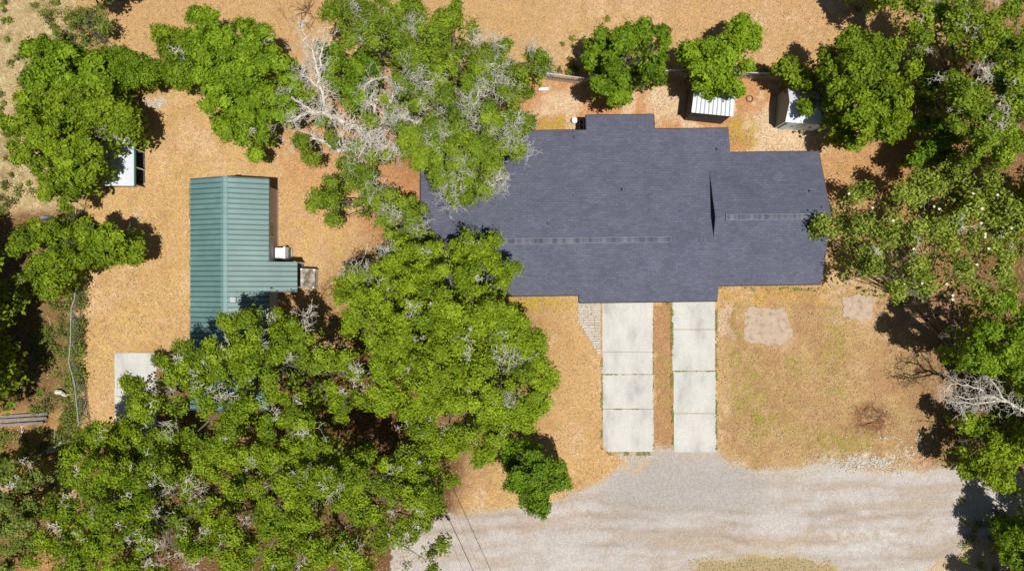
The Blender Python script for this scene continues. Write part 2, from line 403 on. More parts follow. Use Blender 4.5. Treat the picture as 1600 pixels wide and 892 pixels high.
# concrete drives, pads and path (structure)
def flat(name, polys, m, z=.05, base=-.02):
    b = MB()
    for p in polys:
        b.slab([W(x, y, 0)[:2] + (z,) for x, y in p][::-1], z-base)
    o = b.build(name, m); o['kind'] = 'structure'; return o
def wob(x0, y0, x1, y1, n=8, a=.5, round_bl=0):
    pts = []
    for i in range(n+1): pts.append((x0 + random.uniform(-a, a), y0+(y1-y0)*i/n))
    if round_bl: pts[-1] = (x0+1, y1-round_bl); pts.append((x0+round_bl*.8, y1))
    for i in range(n+1): pts.append((x1 + random.uniform(-a, a), y1+(y0-y1)*i/n))
    return pts
flat('driveway', [wob(941, 466, 1020, 549.5), wob(941, 550, 1020, 584), wob(941, 585, 1020.5, 638), wob(942, 639, 1021, 705, round_bl=9)], M['concrete'])
flat('driveway', [wob(1050, 464, 1117, 514), wob(1050, 515, 1117, 579), wob(1052, 580, 1118, 645), wob(1053, 646, 1119, 705.5)], M['concrete'])
# the joints of the drives hold soil and weeds: the ground shows through
flat('concrete_pad', [wob(180, 551, 245, 618), wob(180, 619, 245, 690)], M['concrete'])
def ragged(cx, cy, rx, ry, n=90, p=5, a=.3):
    o = []
    for i in range(n):
        t = 2*math.pi*i/n; c, s = math.cos(t), math.sin(t)
        r = (abs(c)**p + abs(s)**p)**(-1/p)*(1 + a*1.6*(fbm1(cx+c*3.4, cy+s*3.4, 5)-.62) + random.uniform(-.015, .015)); o.append((cx+rx*r*c, cy+ry*r*s))
    return o
flat('slab_remnant', [ragged(1198, 509, 39, 30)], M['oldconcrete'], .03)
flat('slab_remnant', [ragged(1340, 481, 25, 20)], M['oldconcrete'], .05)
rows = []
y = 473.0; k = 0
while y < 552:
    h = random.uniform(3.2, 5.0); x0 = 903 + (0 if y < 500 else (y-500)*.62) + random.uniform(-1, 1.5)
    x = x0
    while x < 938:
        x2 = min(938.5, x+random.uniform(9, 24))
        if x2 > 934: x2 = 938.5
        rows.append([(x, y), (x, y+h-.7), (x2-.6, y+h-.7+random.uniform(-.3, .3)), (x2-.6, y+random.uniform(-.2, .3))]); x = x2
    y += h
flat('paved_path', rows, M['stone'], .06)

# ------------------------------------------------------------------ the house with the slate roof
def ring(poly, z0, z1, b):
    n = len(poly)
    b.add([(x, y, z0) for x, y in poly] + [(x, y, z1) for x, y in poly], [(i, (i+1) % n, (i+1) % n + n, i+n) for i in range(n)])
house = empty('house', (6, 4, 0), R(.75), label='long single-storey house with a dark slate-grey shingle roof, two driveways at its front', cat='house')
def L(x, y, z): return (x-6, y-4, z)
ZR, ZE, YR = 3.6, 2.52, 2.6
def zn(y): return ZR - .164*(y-YR)
def zs(y): return ZR - .30*(YR-y)
rf = MB()
rf.slab([L(-5.28, YR, ZR), L(12.81, YR, ZR), L(12.81, 9.16, zn(9.16)), L(8.44, 9.16, zn(9.16)), L(8.44, 10.06, zn(10.06)),
         L(4.45, 10.06, zn(10.06)), L(4.45, 9.16, zn(9.16)), L(-5.28, 9.16, zn(9.16))], .14)
rf.slab([L(-5.28, -.53, zs(-.53)), L(3.88, -.53, zs(-.53)), L(3.88, -.98, zs(-.98)), L(12.02, -.98, zs(-.98)), L(12.02, YR, ZR), L(-5.28, YR, ZR)], .14)
roof = rf.build('roof', M['shingle'], house)
WR, WY = 4.0, 3.77
def wn(y): return WR - .372*(y-WY)
def ws(y): return WR - .372*(WY-y)
wg = MB()
wg.slab([L(11.53, WY, WR), L(18.1, WY, WR), L(18.1, 7.72, wn(7.72)), L(11.53, 7.72, wn(7.72))], .14)
wg.slab([L(11.53, -.08, ws(-.08)), L(18.1, -.08, ws(-.08)), L(18.1, WY, WR), L(11.53, WY, WR)], .14)
wing = wg.build('roof', M['shingle'], house); wing['label'] = 'shingle roof of the east wing with its own ridge'
# drip edge round the eaves
de = MB()
def edge_strip(b, p, q, w_=.05):
    b.tube([p, q], w_/2, 4)
E = [(-5.28,9.16),(4.45,9.16),(4.45,10.06),(8.44,10.06),(8.44,9.16),(12.81,9.16)]
for p, q in zip(E[:-1], E[1:]): edge_strip(de, L(*p, zn(p[1])-.07), L(*q, zn(q[1])-.07), .11)
E = [(-5.28,-.53),(3.88,-.53),(3.88,-.98),(12.02,-.98)]
for p, q in zip(E[:-1], E[1:]): edge_strip(de, L(*p, zs(p[1])-.07), L(*q, zs(q[1])-.07), .11)
edge_strip(de, L(12.02,-.08,ws(-.08)-.07), L(18.1,-.08,ws(-.08)-.07), .11)
edge_strip(de, L(12.81,7.72,wn(7.72)-.07), L(18.1,7.72,wn(7.72)-.07), .11)
for a, b_ in (((18.1,7.72,wn(7.72)), (18.1,WY,WR)), ((18.1,WY,WR), (18.1,-.08,ws(-.08)))):
    edge_strip(de, L(a[0], a[1], a[2]-.07), L(b_[0], b_[1], b_[2]-.07), .11)
de.build('drip_edge', M['darkgrey'], house)
# ridge vents
def ridge_vent(x0, x1, y, z):
    v = MB(); x = x0
    while x < x1:
        x2 = min(x+1.2, x1)
        v.add([L(x, y-.16, z-.045), L(x2, y-.16, z-.045), L(x2, y, z+.03), L(x, y, z+.03), L(x2, y+.16, z-.02), L(x, y+.16, z-.02)], [(0,1,2,3), (3,2,4,5)])
        x = x2+.004
    m_, nt, b = mat('ridge_vent_shingle')
    n = N(nt, 'ShaderNodeTexNoise', Scale=1.6, Detail=3); nt.links.new(objco(nt, (2.2, .05, .05)), n.inputs['Vector'])
    nt.links.new(ramp(nt, n.outputs['Fac'], [(.35, (.065,.068,.095)), (.5, (.105,.11,.145)), (.68, (.16,.16,.20))]), b.inputs['Base Color'])
    b.inputs['Roughness'].default_value = .9
    o = v.build('ridge_vent', m_, house)
    e = MB(); e.box(L(x0, y-.175, z-.06), L(x1, y-.145, z-.015)); e.box(L(x0, y+.145, z-.06), L(x1, y+.175, z-.0)); e.box(L(x0-.03, y-.175, z-.06), L(x0, y+.175, z+.02)); e.box(L(x1, y-.175, z-.06), L(x1+.03, y+.175, z+.02))
    q = M.get('ventedge') or rough('vent_edge', (.19,.195,.24), .15, 4); M['ventedge'] = q
    e.build('vent_edge', q, o)
ridge_vent(-1.5, 9.05, YR, ZR+.05); ridge_vent(12.15, 17.9, WY, WR+.05)
x = 9.15
while x < 11.4:
    MB().box(L(x, YR-.12, ZR-.02), L(x+.2, YR+.12, ZR+.012)).build('ridge_cap', M['shingle'], house); x += random.uniform(.24, .34)
for px, py in ((856, 349), (974, 297), (900, 210), (1125, 233)):
    x, y, _ = W(px, py, 3.2); z = zn(y)
    big = px == 974
    p = MB().tube([L(x, y, z-.05), L(x, y, z+(.22 if big else .16))], .07 if big else .045, 10)
    o = p.build('vent_pipe', M['darkgrey'], house)
    MB().tube([L(x, y, z-.01), L(x, y, z+.035)], [.14 if big else .1, .1 if big else .06], 10).build('flashing', M['darkgrey'], o)
# walls
wb = MB(); i = .45
ring([L(x, y, 0)[:2] for x, y in [(-5.28+.3,-.53+i),(3.88+i,-.53+i),(3.88+i,-.98+i),(12.02-.2,-.98+i),(12.02-.2,-.08+i),(18.1-.3,-.08+i),(18.1-.3,7.72-i),(12.81-.3,7.72-i),(12.81-.3,9.16-i),(8.44-i+.2,9.16-i),(8.44-.25,10.06-i),(4.45+.25,10.06-i),(4.45+.25,9.16-i),(-5.28+.3,9.16-i)]], 0, 2.30, wb)
# gable ends
wb.add([L(17.8,.37,2.3), L(17.8,7.27,2.3), L(17.8,7.27,wn(7.27)-.15), L(17.8,WY,WR-.15), L(17.8,.37,ws(.37)-.15)], [(0,1,2,3,4)])
wb.add([L(-4.98,-.08,2.3), L(-4.98,8.71,2.3), L(-4.98,8.71,zn(8.71)-.15), L(-4.98,YR,ZR-.15), L(-4.98,-.08,zs(-.08)-.15)], [(0,1,2,3,4)])
wb.build('wall', M['wall'], house)
gw = MB(); gw.add([L(11.62,2.65,3.3), L(11.62,6.7,2.7), L(11.62,6.7,wn(6.7)-.15), L(11.62,WY,WR-.145), L(11.62,2.65,ws(2.65)-.15)], [(0,1,2,3,4)])
gw.build('gable_wall', M['darkgrey'], house)  # dark colour replaces the shade on this west face
def opening(x0, x1, y, z0, z1, name, face):       # face -1 south, +1 north
    d = .04*face
    if name == 'garage_door':
        g = MB()
        for r in range(4): g.box(L(x0, min(y, y+d), z0+r*(z1-z0)/4+.01), L(x1, max(y, y+d), z0+(r+1)*(z1-z0)/4-.01))
        o = g.build(name, M['white'], house); MB().box(L((x0+x1)/2-.12, min(y+d, y+2*d), z0+.5), L((x0+x1)/2+.12, max(y+d, y+2*d), z0+.56)).build('handle', M['darkgrey'], o); return
    f = MB(); t = .07; ya, yb = min(y, y+d), max(y, y+d)
    f.box(L(x0, ya, z0), L(x1, yb, z0+t)); f.box(L(x0, ya, z1-t), L(x1, yb, z1)); f.box(L(x0, ya, z0+t), L(x0+t, yb, z1-t)); f.box(L(x1-t, ya, z0+t), L(x1, yb, z1-t))
    o = f.build(name, M['white'], house)
    MB().box(L(x0+t, min(y, y+d/2), z0+t), L(x1-t, max(y, y+d/2), z1-t)).build('pane' if name == 'window' else 'door_leaf', M['glass'] if name == 'window' else M['white'], o)
opening(5.4, 8.2, -.53, .05, 2.15, 'garage_door', -1); opening(9.4, 11.6, -.53, .05, 2.15, 'garage_door', -1)
for x0 in (-3.6, -.4, 2.0): opening(x0, x0+1.3, -.08, .9, 2.1, 'window', -1)
for x0 in (13.0, 15.6): opening(x0, x0+1.3, .37, .9, 2.1, 'window', -1)
for x0 in (-3.6, .4, 9.6): opening(x0, x0+1.3, 8.71, .9, 2.1, 'window', 1)
opening(5.9, 6.8, 9.61, .02, 2.1, 'door', 1)
# small things by the back wall
x, y, _ = W(911, 196, .6)
notch_fill = empty('notch_shade_box', (x, y, 0), label='dark box and frame standing in for the shaded opening in the back wall notch', cat='shade_filler')
b = MB().box((-.22, -.3, .08), (.22, .3, .75)); b.build('casing', M['darkgrey'], notch_fill)  # dark box imitates the shaded opening under the eaves
b = MB()
for sx in (-.2, .2):
    for sy in (-.27, .27): b.box((sx-.02, sy-.02, 0), (sx+.02, sy+.02, .8))
b.box((-.22, -.02, .8), (.22, .02, .84)); b.box((-.02, -.3, .8), (.02, .3, .83)); b.build('frame', M['galv'], notch_fill)
x, y, _ = W(898, 188, .4)
bk = MB().tube([(x, y, 0), (x, y, .05), (x, y, .38), (x, y, .4)], [.14, .15, .19, .17], 12); tag(bk.build('bucket', M['white']), 'small white bucket on the ground beside the back notch of the house', 'bucket')

# ------------------------------------------------------------------ the long green-roofed home
gh = empty('mobile_home', (-16.58, -.5, 0), label='narrow home under a ribbed green metal gable roof with a side porch', cat='mobile home')
gx0, gx1 = -18.87, -14.29; gxm = -16.58; gyn, gys = 6.28, -7.3; gze, gzr = 2.6, 3.42
def G(x, y, z): return (x+16.58, y+.5, z)
slope = (gzr-gze)/(gxm-gx0)
def rib_roof(b, x0, z0, x1, z1, ys_, yn_, step=.3, hgt=.06, up=1):
    """sheet with a raised rib every step, ribs run along x; profile swept"""
    prof = []; y = ys_
    while y < yn_-.001:
        e = min(y+step, yn_)
        prof += [(y, 0), (y+.02, hgt), (y+.05, hgt), (y+.065, 0)] if e-y > .06 else [(y, 0)]
        y = e
    prof.append((yn_, 0))
    n = len(prof); vs = [G(x0, p[0], z0+p[1]) for p in prof] + [G(x1, p[0], z1+p[1]) for p in prof]
    b.add(vs, [(i, i+n, i+n+1, i+1) for i in range(n-1)])
    b.slab([G(x0, ys_, z0-.01), G(x1, ys_, z1-.01), G(x1, yn_, z1-.01), G(x0, yn_, z0-.01)], .05)
b = MB(); rib_roof(b, gx0, gze, gxm, gzr, gys, gyn); b.build('roof_panel', M['greenroof'], gh)
b = MB(); rib_roof(b, gxm, gzr, gx1, gze, gys, gyn); b.build('roof_panel', M['greenroof'], gh)
pz = gze - slope*(12.78-14.29)*-1
b = MB(); rib_roof(b, gx1+.002, gze-.001, -12.78, pz, -.40, 1.40); o = b.build('porch_roof', M['greenroof'], gh)
b = MB(); b.add([G(gxm-.2, gys-.02, gzr-.03), G(gxm, gys-.02, gzr+.055), G(gxm+.2, gys-.02, gzr-.03), G(gxm-.2, gyn+.02, gzr-.03), G(gxm, gyn+.02, gzr+.055), G(gxm+.2, gyn+.02, gzr-.03)], [(0,1,4,3), (1,2,5,4)])
b.build('ridge_cap', rough('green_ridge_metal', (.145, .255, .238), .1, 2, .5, bmp=0), gh)
for x_, ya, yb in ((gx0, gys, gyn), (gx1, gys, -.42), (gx1, 1.42, gyn)):
    MB().box(G(x_-.03, ya, gze-.12), G(x_+.03, yb, gze+.01)).build('trim', M['greenroof'], gh)
b = MB(); ring([G(x, y, 0)[:2] for x, y in [(gx0+.35, gys+.25), (gx1-.3, gys+.25), (gx1-.3, gyn-.35), (gx0+.35, gyn-.35)]], 0, 2.58, b)
for yy in (gys+.25, gyn-.35): b.add([G(gx0+.35, yy, 2.58), G(gx1-.3, yy, 2.58), G(gxm, yy, gzr-.1)], [(0, 1, 2)])
b.build('wall', M['lavender'], gh)
def gwin(y0, y1, z0=1.0, z1=2.0):
    f = MB().box(G(gx1-.3, y0, z0), G(gx1-.25, y1, z1)); o = f.build('window', M['white'], gh)
    MB().box(G(gx1-.25, y0+.07, z0+.07), G(gx1-.235, y1-.07, z1-.07)).build('pane', M['glass'], o)
gwin(2.9, 3.9); gwin(-3.0, -2.0)
for px_, py_ in ((-12.95, -.1), (-12.95, 1.38)): MB().box(G(px_-.05, py_-.05, 0), G(px_+.05, py_+.05, pz-.03)).build('porch_post', M['white'], gh)
b = MB().box(G(gx1-.28, -.15, 0), G(-13.0, 1.4, .35)); b.build('porch_deck', M['timber'], gh)
b = MB().box(G(gx1-.30, .3, .4), G(gx1-.24, 1.15, 2.35)); b.build('door', M['white'], gh)
x, y, _ = W(365, 468, 3.3)
vz = gzr - slope*(x-gxm)
vb = MB().box(G(x-.12, y-.1, vz-.05), G(x+.12, y+.1, vz+.12)); o = vb.build('roof_vent', M['white'], gh)
MB().box(G(x-.17, y-.14, vz+.12), G(x+.15, y+.14, vz+.15)).build('vent_cap', M['galv'], o)
for px, py in ((339, 317), (325, 402), (325, 486), (378, 402)):
    pass
# white cooler unit against the wall
x, y, _ = W(437, 396, .9)
t = empty('air_conditioner', (x, y, 0), label='square white air conditioner box against the east wall of the green-roofed home', cat='air conditioner')
b = MB().box((-.36, -.34, .06), (.30, .34, .88)); b.build('casing', M['white'], t)
b = MB().box((.24, -.40, .0), (.36, .40, .98)); b.build('end_panel', M['white'], t)
b = MB()
for k in range(6): b.box((.36, -.30+k*.11, .2), (.50, -.27+k*.11, .8))
b.box((.36, -.34, .10), (.52, .34, .16)); b.build('louvre', M['galv'], t)
# weathered unit beside the porch
x, y, _ = W(480, 435, .9)
t = empty('utility_box', (x, y, 0), R(-3), label='weathered pale box with brown-stained top standing at the end of the porch', cat='box')
m_, nt, bb = mat('stained_box_top')
n = N(nt, 'ShaderNodeTexNoise', Scale=1.7, Detail=6, Roughness=.6); nt.links.new(objco(nt), n.inputs['Vector'])
nt.links.new(ramp(nt, n.outputs['Fac'], [(.38, (.13,.09,.06)), (.48, (.33,.29,.24)), (.6, (.52,.50,.46))]), bb.inputs['Base Color']); bb.inputs['Roughness'].default_value = .8
b = MB().box((-.42, -.55, .08), (.42, .55, .8)); b.build('casing', M['wall'], t)
b = MB().box((-.46, -.60, .8), (.46, .60, .86)); o = b.build('lid', m_, t)
for sx in (-.4, .4):
    for sy in (-.54, .54): MB().box((sx-.05, sy-.05, 0), (sx+.05, sy+.05, .9)).build('corner_post', M['white'], t)

# ------------------------------------------------------------------ sheds
def seam_sheet(b, pts, n, m_=.012, t=.03):
    """pts: 4 corners a,b,c,d; raised seams run from edge ab to edge dc"""
    b.slab(pts, t); a, bb_, c, d = [Vector(p) for p in pts]
    for k in range(n+1):
        f = k/n; p = a.lerp(bb_, f); q = d.lerp(c, f); u = (bb_-a).normalized()*m_
        b.add([p-u, p+u, q+u, q-u] + [v+Vector((0,0,.028)) for v in (p-u, p+u, q+u, q-u)], [(4,5,6,7), (0,1,5,4), (1,2,6,5), (2,3,7,6), (3,0,4,7)])
# white shed behind the house
sz = 2.15
t = empty('garden_shed', (0, 0, 0), label='small shed with a plain white ribbed flat roof, half under a bright green tree', cat='shed')
def shed_corner(px, py, z): return Vector(W(px, py, z))
A_, B_, Cc, D_ = [shed_corner(*p) for p in ((1080.5, 176, sz), (1146, 182.5, sz+.1), (1149, 128, sz+.12), (1087, 123, sz))]
cen = (A_+B_+Cc+D_)/4; t.location = (cen.x, cen.y, 0)
off = Vector((cen.x, cen.y, 0))
b = MB(); seam_sheet(b, [tuple(p-off) for p in (A_, B_, Cc, D_)], 10); b.build('roof', M['white_metal'], t); seams = MB()
for k in range(1, 10):
    p = (A_-off).lerp(B_-off, k/10); q = (D_-off).lerp(Cc-off, k/10)
    seams.add([p+Vector((-.028, 0, .03)), p+Vector((.028, 0, .03)), q+Vector((.028, 0, .03)), q+Vector((-.028, 0, .03))], [(0, 1, 2, 3)])
seams.build('roof_seam', rough('seam_strip_grey', (.30, .32, .35), .1, 5), t)  # flat grey strips drawn along the sheet seams
ins = [(p-off)*.93 for p in (A_, B_, Cc, D_)]
b = MB(); ring([(p.x, p.y) for p in ins], 0, sz-.05, b); b.build('wall', rough('shade_dark_siding', (.06, .055, .06), .2, 4), t)  # near-black walls imitate the shaded open side below the roof
b = MB(); mid = ins[0].lerp(ins[1], .5); b.box((mid.x-.4, ins[0].y-.06, .05), (mid.x+.4, ins[0].y+.0, 1.9), R(-4)); b.build('door', M['darkgrey'], t)

# gabled shed further right
t = empty('garden_shed', W(1250, 178, 0)[:2] + (0,), R(-4), label='gabled shed with grey-green end wall, white roof and double doors facing the house', cat='shed')
x0, x1, y0, y1, ez, rz_ = -1.55, 1.3, -1.0, 1.0, 1.85, 2.3
b = MB(); ring([(x0, y0), (x1, y0), (x1, y1), (x0, y1)], 0, ez, b)
b.add([(x0, y0, ez), (x0, y1, ez), (x0, 0, rz_)], [(0, 1, 2)]); b.add([(x1, y0, ez), (x1, y1, ez), (x1, 0, rz_)], [(0, 1, 2)])
b.build('wall', M['grey_panel'], t)
b = MB(); seam_sheet(b, [(x0-.04, y0-.08, ez), (x1+.08, y0-.08, ez), (x1+.08, 0, rz_+.03), (x0-.04, 0, rz_+.03)], 5, .008); b.build('roof_panel', M['white_metal'], t)
b = MB(); seam_sheet(b, [(x1+.08, y1+.08, ez), (x0-.04, y1+.08, ez), (x0-.04, 0, rz_+.03), (x1+.08, 0, rz_+.03)], 5, .008); b.build('roof_panel', M['white_metal'], t)
MB().tube([(x0-.05, 0, rz_+.04), (x1+.09, 0, rz_+.04)], .035, 6).build('ridge_cap', M['white_metal'], t)
for xa in (x0+.25, x0+1.32):
    b = MB().box((xa, y0-.05, .08), (xa+1.02, y0-.004, 1.72)); o = b.build('door', M['bluewhite'], t)
    MB().box((xa+.45, y0-.09, .9), (xa+.55, y0-.05, 1.02)).build('handle', M['darkgrey'], o)
for xa in (x0, x0+1.27, x1-.06): MB().box((xa, y0-.03, 0), (xa+.05, y0-.002, ez-.02)).build('trim', M['white'], t)

# low lean-to at the left fence
t = empty('lean_to_shelter', (0, 0, 0), label='low open-fronted lean-to with a white metal roof beside the left-hand trees', cat='shelter')
A_, B_, Cc, D_ = [Vector(W(*p)) for p in ((160, 290, 1.05), (209.5, 290.5, 1.3), (210.5, 203, 1.3), (160, 200, 1.05))]
off = Vector(((A_.x+Cc.x)/2, (A_.y+Cc.y)/2, 0)); t.location = off
b = MB(); seam_sheet(b, [tuple(p-off) for p in (B_, Cc, D_, A_)], 11, .012); b.build('roof', M['white_metal'], t)
p, q = B_-off, Cc-off
b = MB().box((p.x+.0, p.y, p.z-.13), (p.x+.05, q.y, p.z+.035)); b.build('fascia', M['teal'], t)
for k in range(4):
    yy = p.y + .05 + (q.y-p.y-.1)*k/3
    MB().box((p.x-.04, yy-.03, 0), (p.x+.03, yy+.03, p.z-.13)).build('post', M['white'], t)
b = MB(); a = A_-off; d = D_-off
b.box((a.x+.1, a.y+.06, 0), (a.x+.14, d.y-.06, a.z-.05)); b.box((a.x+.14, a.y+.06, 0), (p.x-.1, a.y+.1, a.z-.05)); b.box((a.x+.14, d.y-.1, 0), (p.x-.1, d.y-.06, a.z-.05)); b.build('wall', M['darkgrey'], t)
b = MB().box((a.x+.3, a.y+.3, .0), (p.x-.03, q.y-.3, .05)); b.build('floor_shade', M['darkgrey'], t)  # dark floor sheet and dark walls imitate the shaded interior

# ------------------------------------------------------------------ fences
def chain_fence(name, label, path, h, post_step=2.4, rail=.024):
    P = [Vector(W(x, y, h)) for x, y in path]
    t = empty(name, (P[0].x, P[0].y, 0), label=label, cat='fence'); o0 = Vector((P[0].x, P[0].y, 0))
    P = [p-o0 for p in P]
    MB().tube(P, rail, 6).build('top_rail', M['galv'], t)
    L_ = 0; wires = MB(); nxt = 0
    for p, q in zip(P[:-1], P[1:]):
        ln = (q-p).length; u = (q-p)/ln; d = 0
        while nxt < ln:
            c = p+u*nxt; MB().tube([(c.x, c.y, 0), (c.x, c.y, h+.06)], .03, 8).build('post', M['galv'], t); nxt += post_step
        nxt -= ln
        s_ = .14; k = 0
        while k*s_ < ln:
            for sg in (1, -1):
                c0 = p + u*min(ln, k*s_); c1 = p + u*max(0, min(ln, k*s_+sg*(h-.1)))
                wires.tube([(c0.x, c0.y, .05), (c1.x, c1.y, h-.02)], .004, 3, False)
            k += 1
    c = P[-1]; MB().tube([(c.x, c.y, 0), (c.x, c.y, h+.06)], .035, 8).build('post', M['galv'], t)
    wires.build('wire_mesh', M['galv'], t); return t
chain_fence('chain_link_fence', 'chain-link fence with a wavering grey top rail along the left side of the yard',
            [(130, 290), (119.5, 317), (118, 334), (117, 400), (118, 451), (116, 468), (111, 482), (110, 536), (107, 566), (116, 598), (123, 664)], 1.2)
chain_fence('chain_link_fence', 'straight pale rail fence along the back boundary behind the sheds and round tree',
            [(800, 110), (840, 113), (922, 124), (1000, 116), (1050, 110), (1090, 110), (1165, 113.5), (1240, 117), (1330, 118)], 1.3, rail=.045)

# ------------------------------------------------------------------ foliage
def leaf_mesh(name, pos, nrm, size, tint, m, parent=None, aspect=.55):
    n = len(pos)
    a = rng.normal(size=(n, 3)); u = np.cross(nrm, a); u /= np.linalg.norm(u, axis=1)[:, None]+1e-9
    v = np.cross(nrm, u); s = size[:, None]; bend = nrm*s*.14
    co = np.stack([pos-u*s*.5, pos-v*s*aspect*.5-u*s*.05+bend, pos+u*s*.5, pos+v*s*aspect*.5-u*s*.05+bend], 1).reshape(-1, 3)
    me = bpy.data.meshes.new(name)
    me.vertices.add(4*n); me.vertices.foreach_set('co', co.astype(np.float32).ravel())
    me.loops.add(4*n); me.loops.foreach_set('vertex_index', np.arange(4*n, dtype=np.int32))
    me.polygons.add(n); me.polygons.foreach_set('loop_start', np.arange(0, 4*n, 4, dtype=np.int32))
    me.update(calc_edges=True)
    at = me.attributes.new('tint', 'FLOAT', 'POINT')
    at.data.foreach_set('value', np.repeat(np.clip(tint, 0, 1), 4).astype(np.float32))
    me.materials.append(m)
    o = bpy.data.objects.new(name, me); COL.objects.link(o)
    if parent: o.parent = parent
    return o
def unit(a): return a/(np.linalg.norm(a, axis=1)[:, None]+1e-9)
LEAFN = [0]
def crown_points(C_, RR, k, nleaf, leaf, spread, cut, flat_=.72, tmean=.5):
    """lobes carry bunches, bunches carry clumps, clumps carry leaves"""
    P_, N_, S_, T_ = [], [], [], []; clumps = []
    RZ = RR*flat_; q_ = k/22.0
    for i in range(len(C_)):
        n = max(4, int((9.5*RR[i]**2+4)*q_))
        ct = rng.uniform(.0, 1, n); ph = rng.uniform(0, 2*np.pi, n); st = np.sqrt(1-ct**2)
        d = np.stack([st*np.cos(ph), st*np.sin(ph), ct], 1)
        out = np.where(rng.random(n) < .14, 1.12, .80)*rng.uniform(.85, 1.1, n)
        c = C_[i] + d*out[:, None]*np.array([RR[i], RR[i], RZ[i]])
        c[:, 2] += rng.normal(0, .25, n)
        sr = rng.uniform(.2, .5, n)*(.75+.25*min(RR[i], 1.3))
        nz = fbm(c[:, 0]*.95+c[:, 2]*.6, c[:, 1]*.95-c[:, 2]*.5, 91, 3)
        kp = (nz > cut) & (fbm(c[:, 0]*2.1+c[:, 2], c[:, 1]*2.1-c[:, 2], 17, 2) > .33)
        c, d, sr, nz = c[kp], d[kp], sr[kp], nz[kp]; m = len(c)
        if not m: continue
        ti = tmean + rng.normal(0, .11, m) + (nz-.5)*.5
        nc = 11; ct = rng.uniform(-.2, 1, (m, nc)); ph = rng.uniform(0, 2*np.pi, (m, nc)); st = np.sqrt(1-ct**2)
        e = np.stack([st*np.cos(ph), st*np.sin(ph), ct*.8], -1)
        p = c[:, None] + e*sr[:, None, None]*rng.uniform(.55, 1.15, (m, nc, 1))
        clumps.append(p.reshape(-1, 3))
        nl = max(6, int(nleaf*.85)); sp = spread*.48
        off = rng.normal(size=(m, nc, nl, 3))*np.array([1, 1, .6])*sp
        pp = p[:, :, None] + off
        nn = e[:, :, None]*.75 + d[:, None, None]*.2 + np.array([0, 0, .28]) + off/sp*.12 + rng.normal(0, .52, (m, nc, nl, 3))
        tt = ti[:, None, None] + rng.normal(0, .07, (m, nc, 1)) + rng.normal(0, .12, (m, nc, nl))
        P_.append(pp.reshape(-1, 3)); N_.append(unit(nn.reshape(-1, 3)))
        S_.append(rng.uniform(.6, 1.3, m*nc*nl)*leaf); T_.append(tt.ravel())
        # deeper foliage lower inside the crown, tinted darker so gaps read as shade
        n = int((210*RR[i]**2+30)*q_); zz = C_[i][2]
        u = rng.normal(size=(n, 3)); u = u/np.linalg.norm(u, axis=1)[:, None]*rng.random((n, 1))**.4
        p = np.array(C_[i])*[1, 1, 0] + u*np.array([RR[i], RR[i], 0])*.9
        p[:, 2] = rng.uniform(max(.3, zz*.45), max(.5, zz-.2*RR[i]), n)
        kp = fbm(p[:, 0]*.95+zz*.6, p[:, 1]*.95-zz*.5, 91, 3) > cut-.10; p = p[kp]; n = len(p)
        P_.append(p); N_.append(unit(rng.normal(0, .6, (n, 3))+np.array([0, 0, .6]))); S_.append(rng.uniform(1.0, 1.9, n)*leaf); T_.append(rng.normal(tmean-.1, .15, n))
    return np.concatenate(P_), np.concatenate(N_), np.concatenate(S_), np.concatenate(T_), np.concatenate(clumps)
def curve_pts(a, b, n, sag, wob_):
    a = np.array(a); b = np.array(b); out = []
    for i in range(n+1):
        f = i/n; p = a + (b-a)*f; p[2] = a[2] + (b[2]-a[2])*(1-(1-f)**sag)
        if 0 < i < n: p = p + np.random.default_rng(int(abs(a[0]*100+b[1]*37+i*13)) % 99991).normal(0, wob_, 3)
        out.append(tuple(p))
    return out
def twigs(b, start, d, ln, r, depth, kids=4, curl=.35, flatz=.5, rr=random):
    pts = [Vector(start)]; d = Vector(d).normalized(); n = 4 if depth else 3
    for i in range(n):
        d = (d + Vector((rr.gauss(0, curl), rr.gauss(0, curl), rr.gauss(0, curl)*flatz))).normalized()
        pts.append(pts[-1] + d*ln/n)
    b.tube(pts, [max(.006, r*(1-.75*i/n)) for i in range(n+1)], 5 if r > .05 else 3, False)
    if depth <= 0: return
    for k in range(kids):
        i = rr.randint(1, n); dd = (pts[i]-pts[i-1]).normalized()
        side = Vector((rr.gauss(0, 1), rr.gauss(0, 1), rr.gauss(0, .5)*flatz))
        twigs(b, pts[i], dd*.8+side*.7, ln*rr.uniform(.5, .75), r*(1-.75*i/n)*.7+.004, depth-1, kids, curl, flatz, rr)
def tangle(b, px, py, z, rpx, n=10, r=.02, ln=None, depth=1):
    for i in range(n):
        a = random.uniform(0, 2*math.pi); q = math.sqrt(random.random())*rpx*.8
        c = W(px+q*math.cos(a), py+q*math.sin(a), z+random.uniform(-.2, .25))
        a = random.uniform(0, 2*math.pi)
        twigs(b, c, (math.cos(a), math.sin(a), random.uniform(-.1, .3)), (ln or rpx*S*.8)*random.uniform(.5, 1.1), r*random.uniform(.6, 1.4), depth, 3, .45, .4)

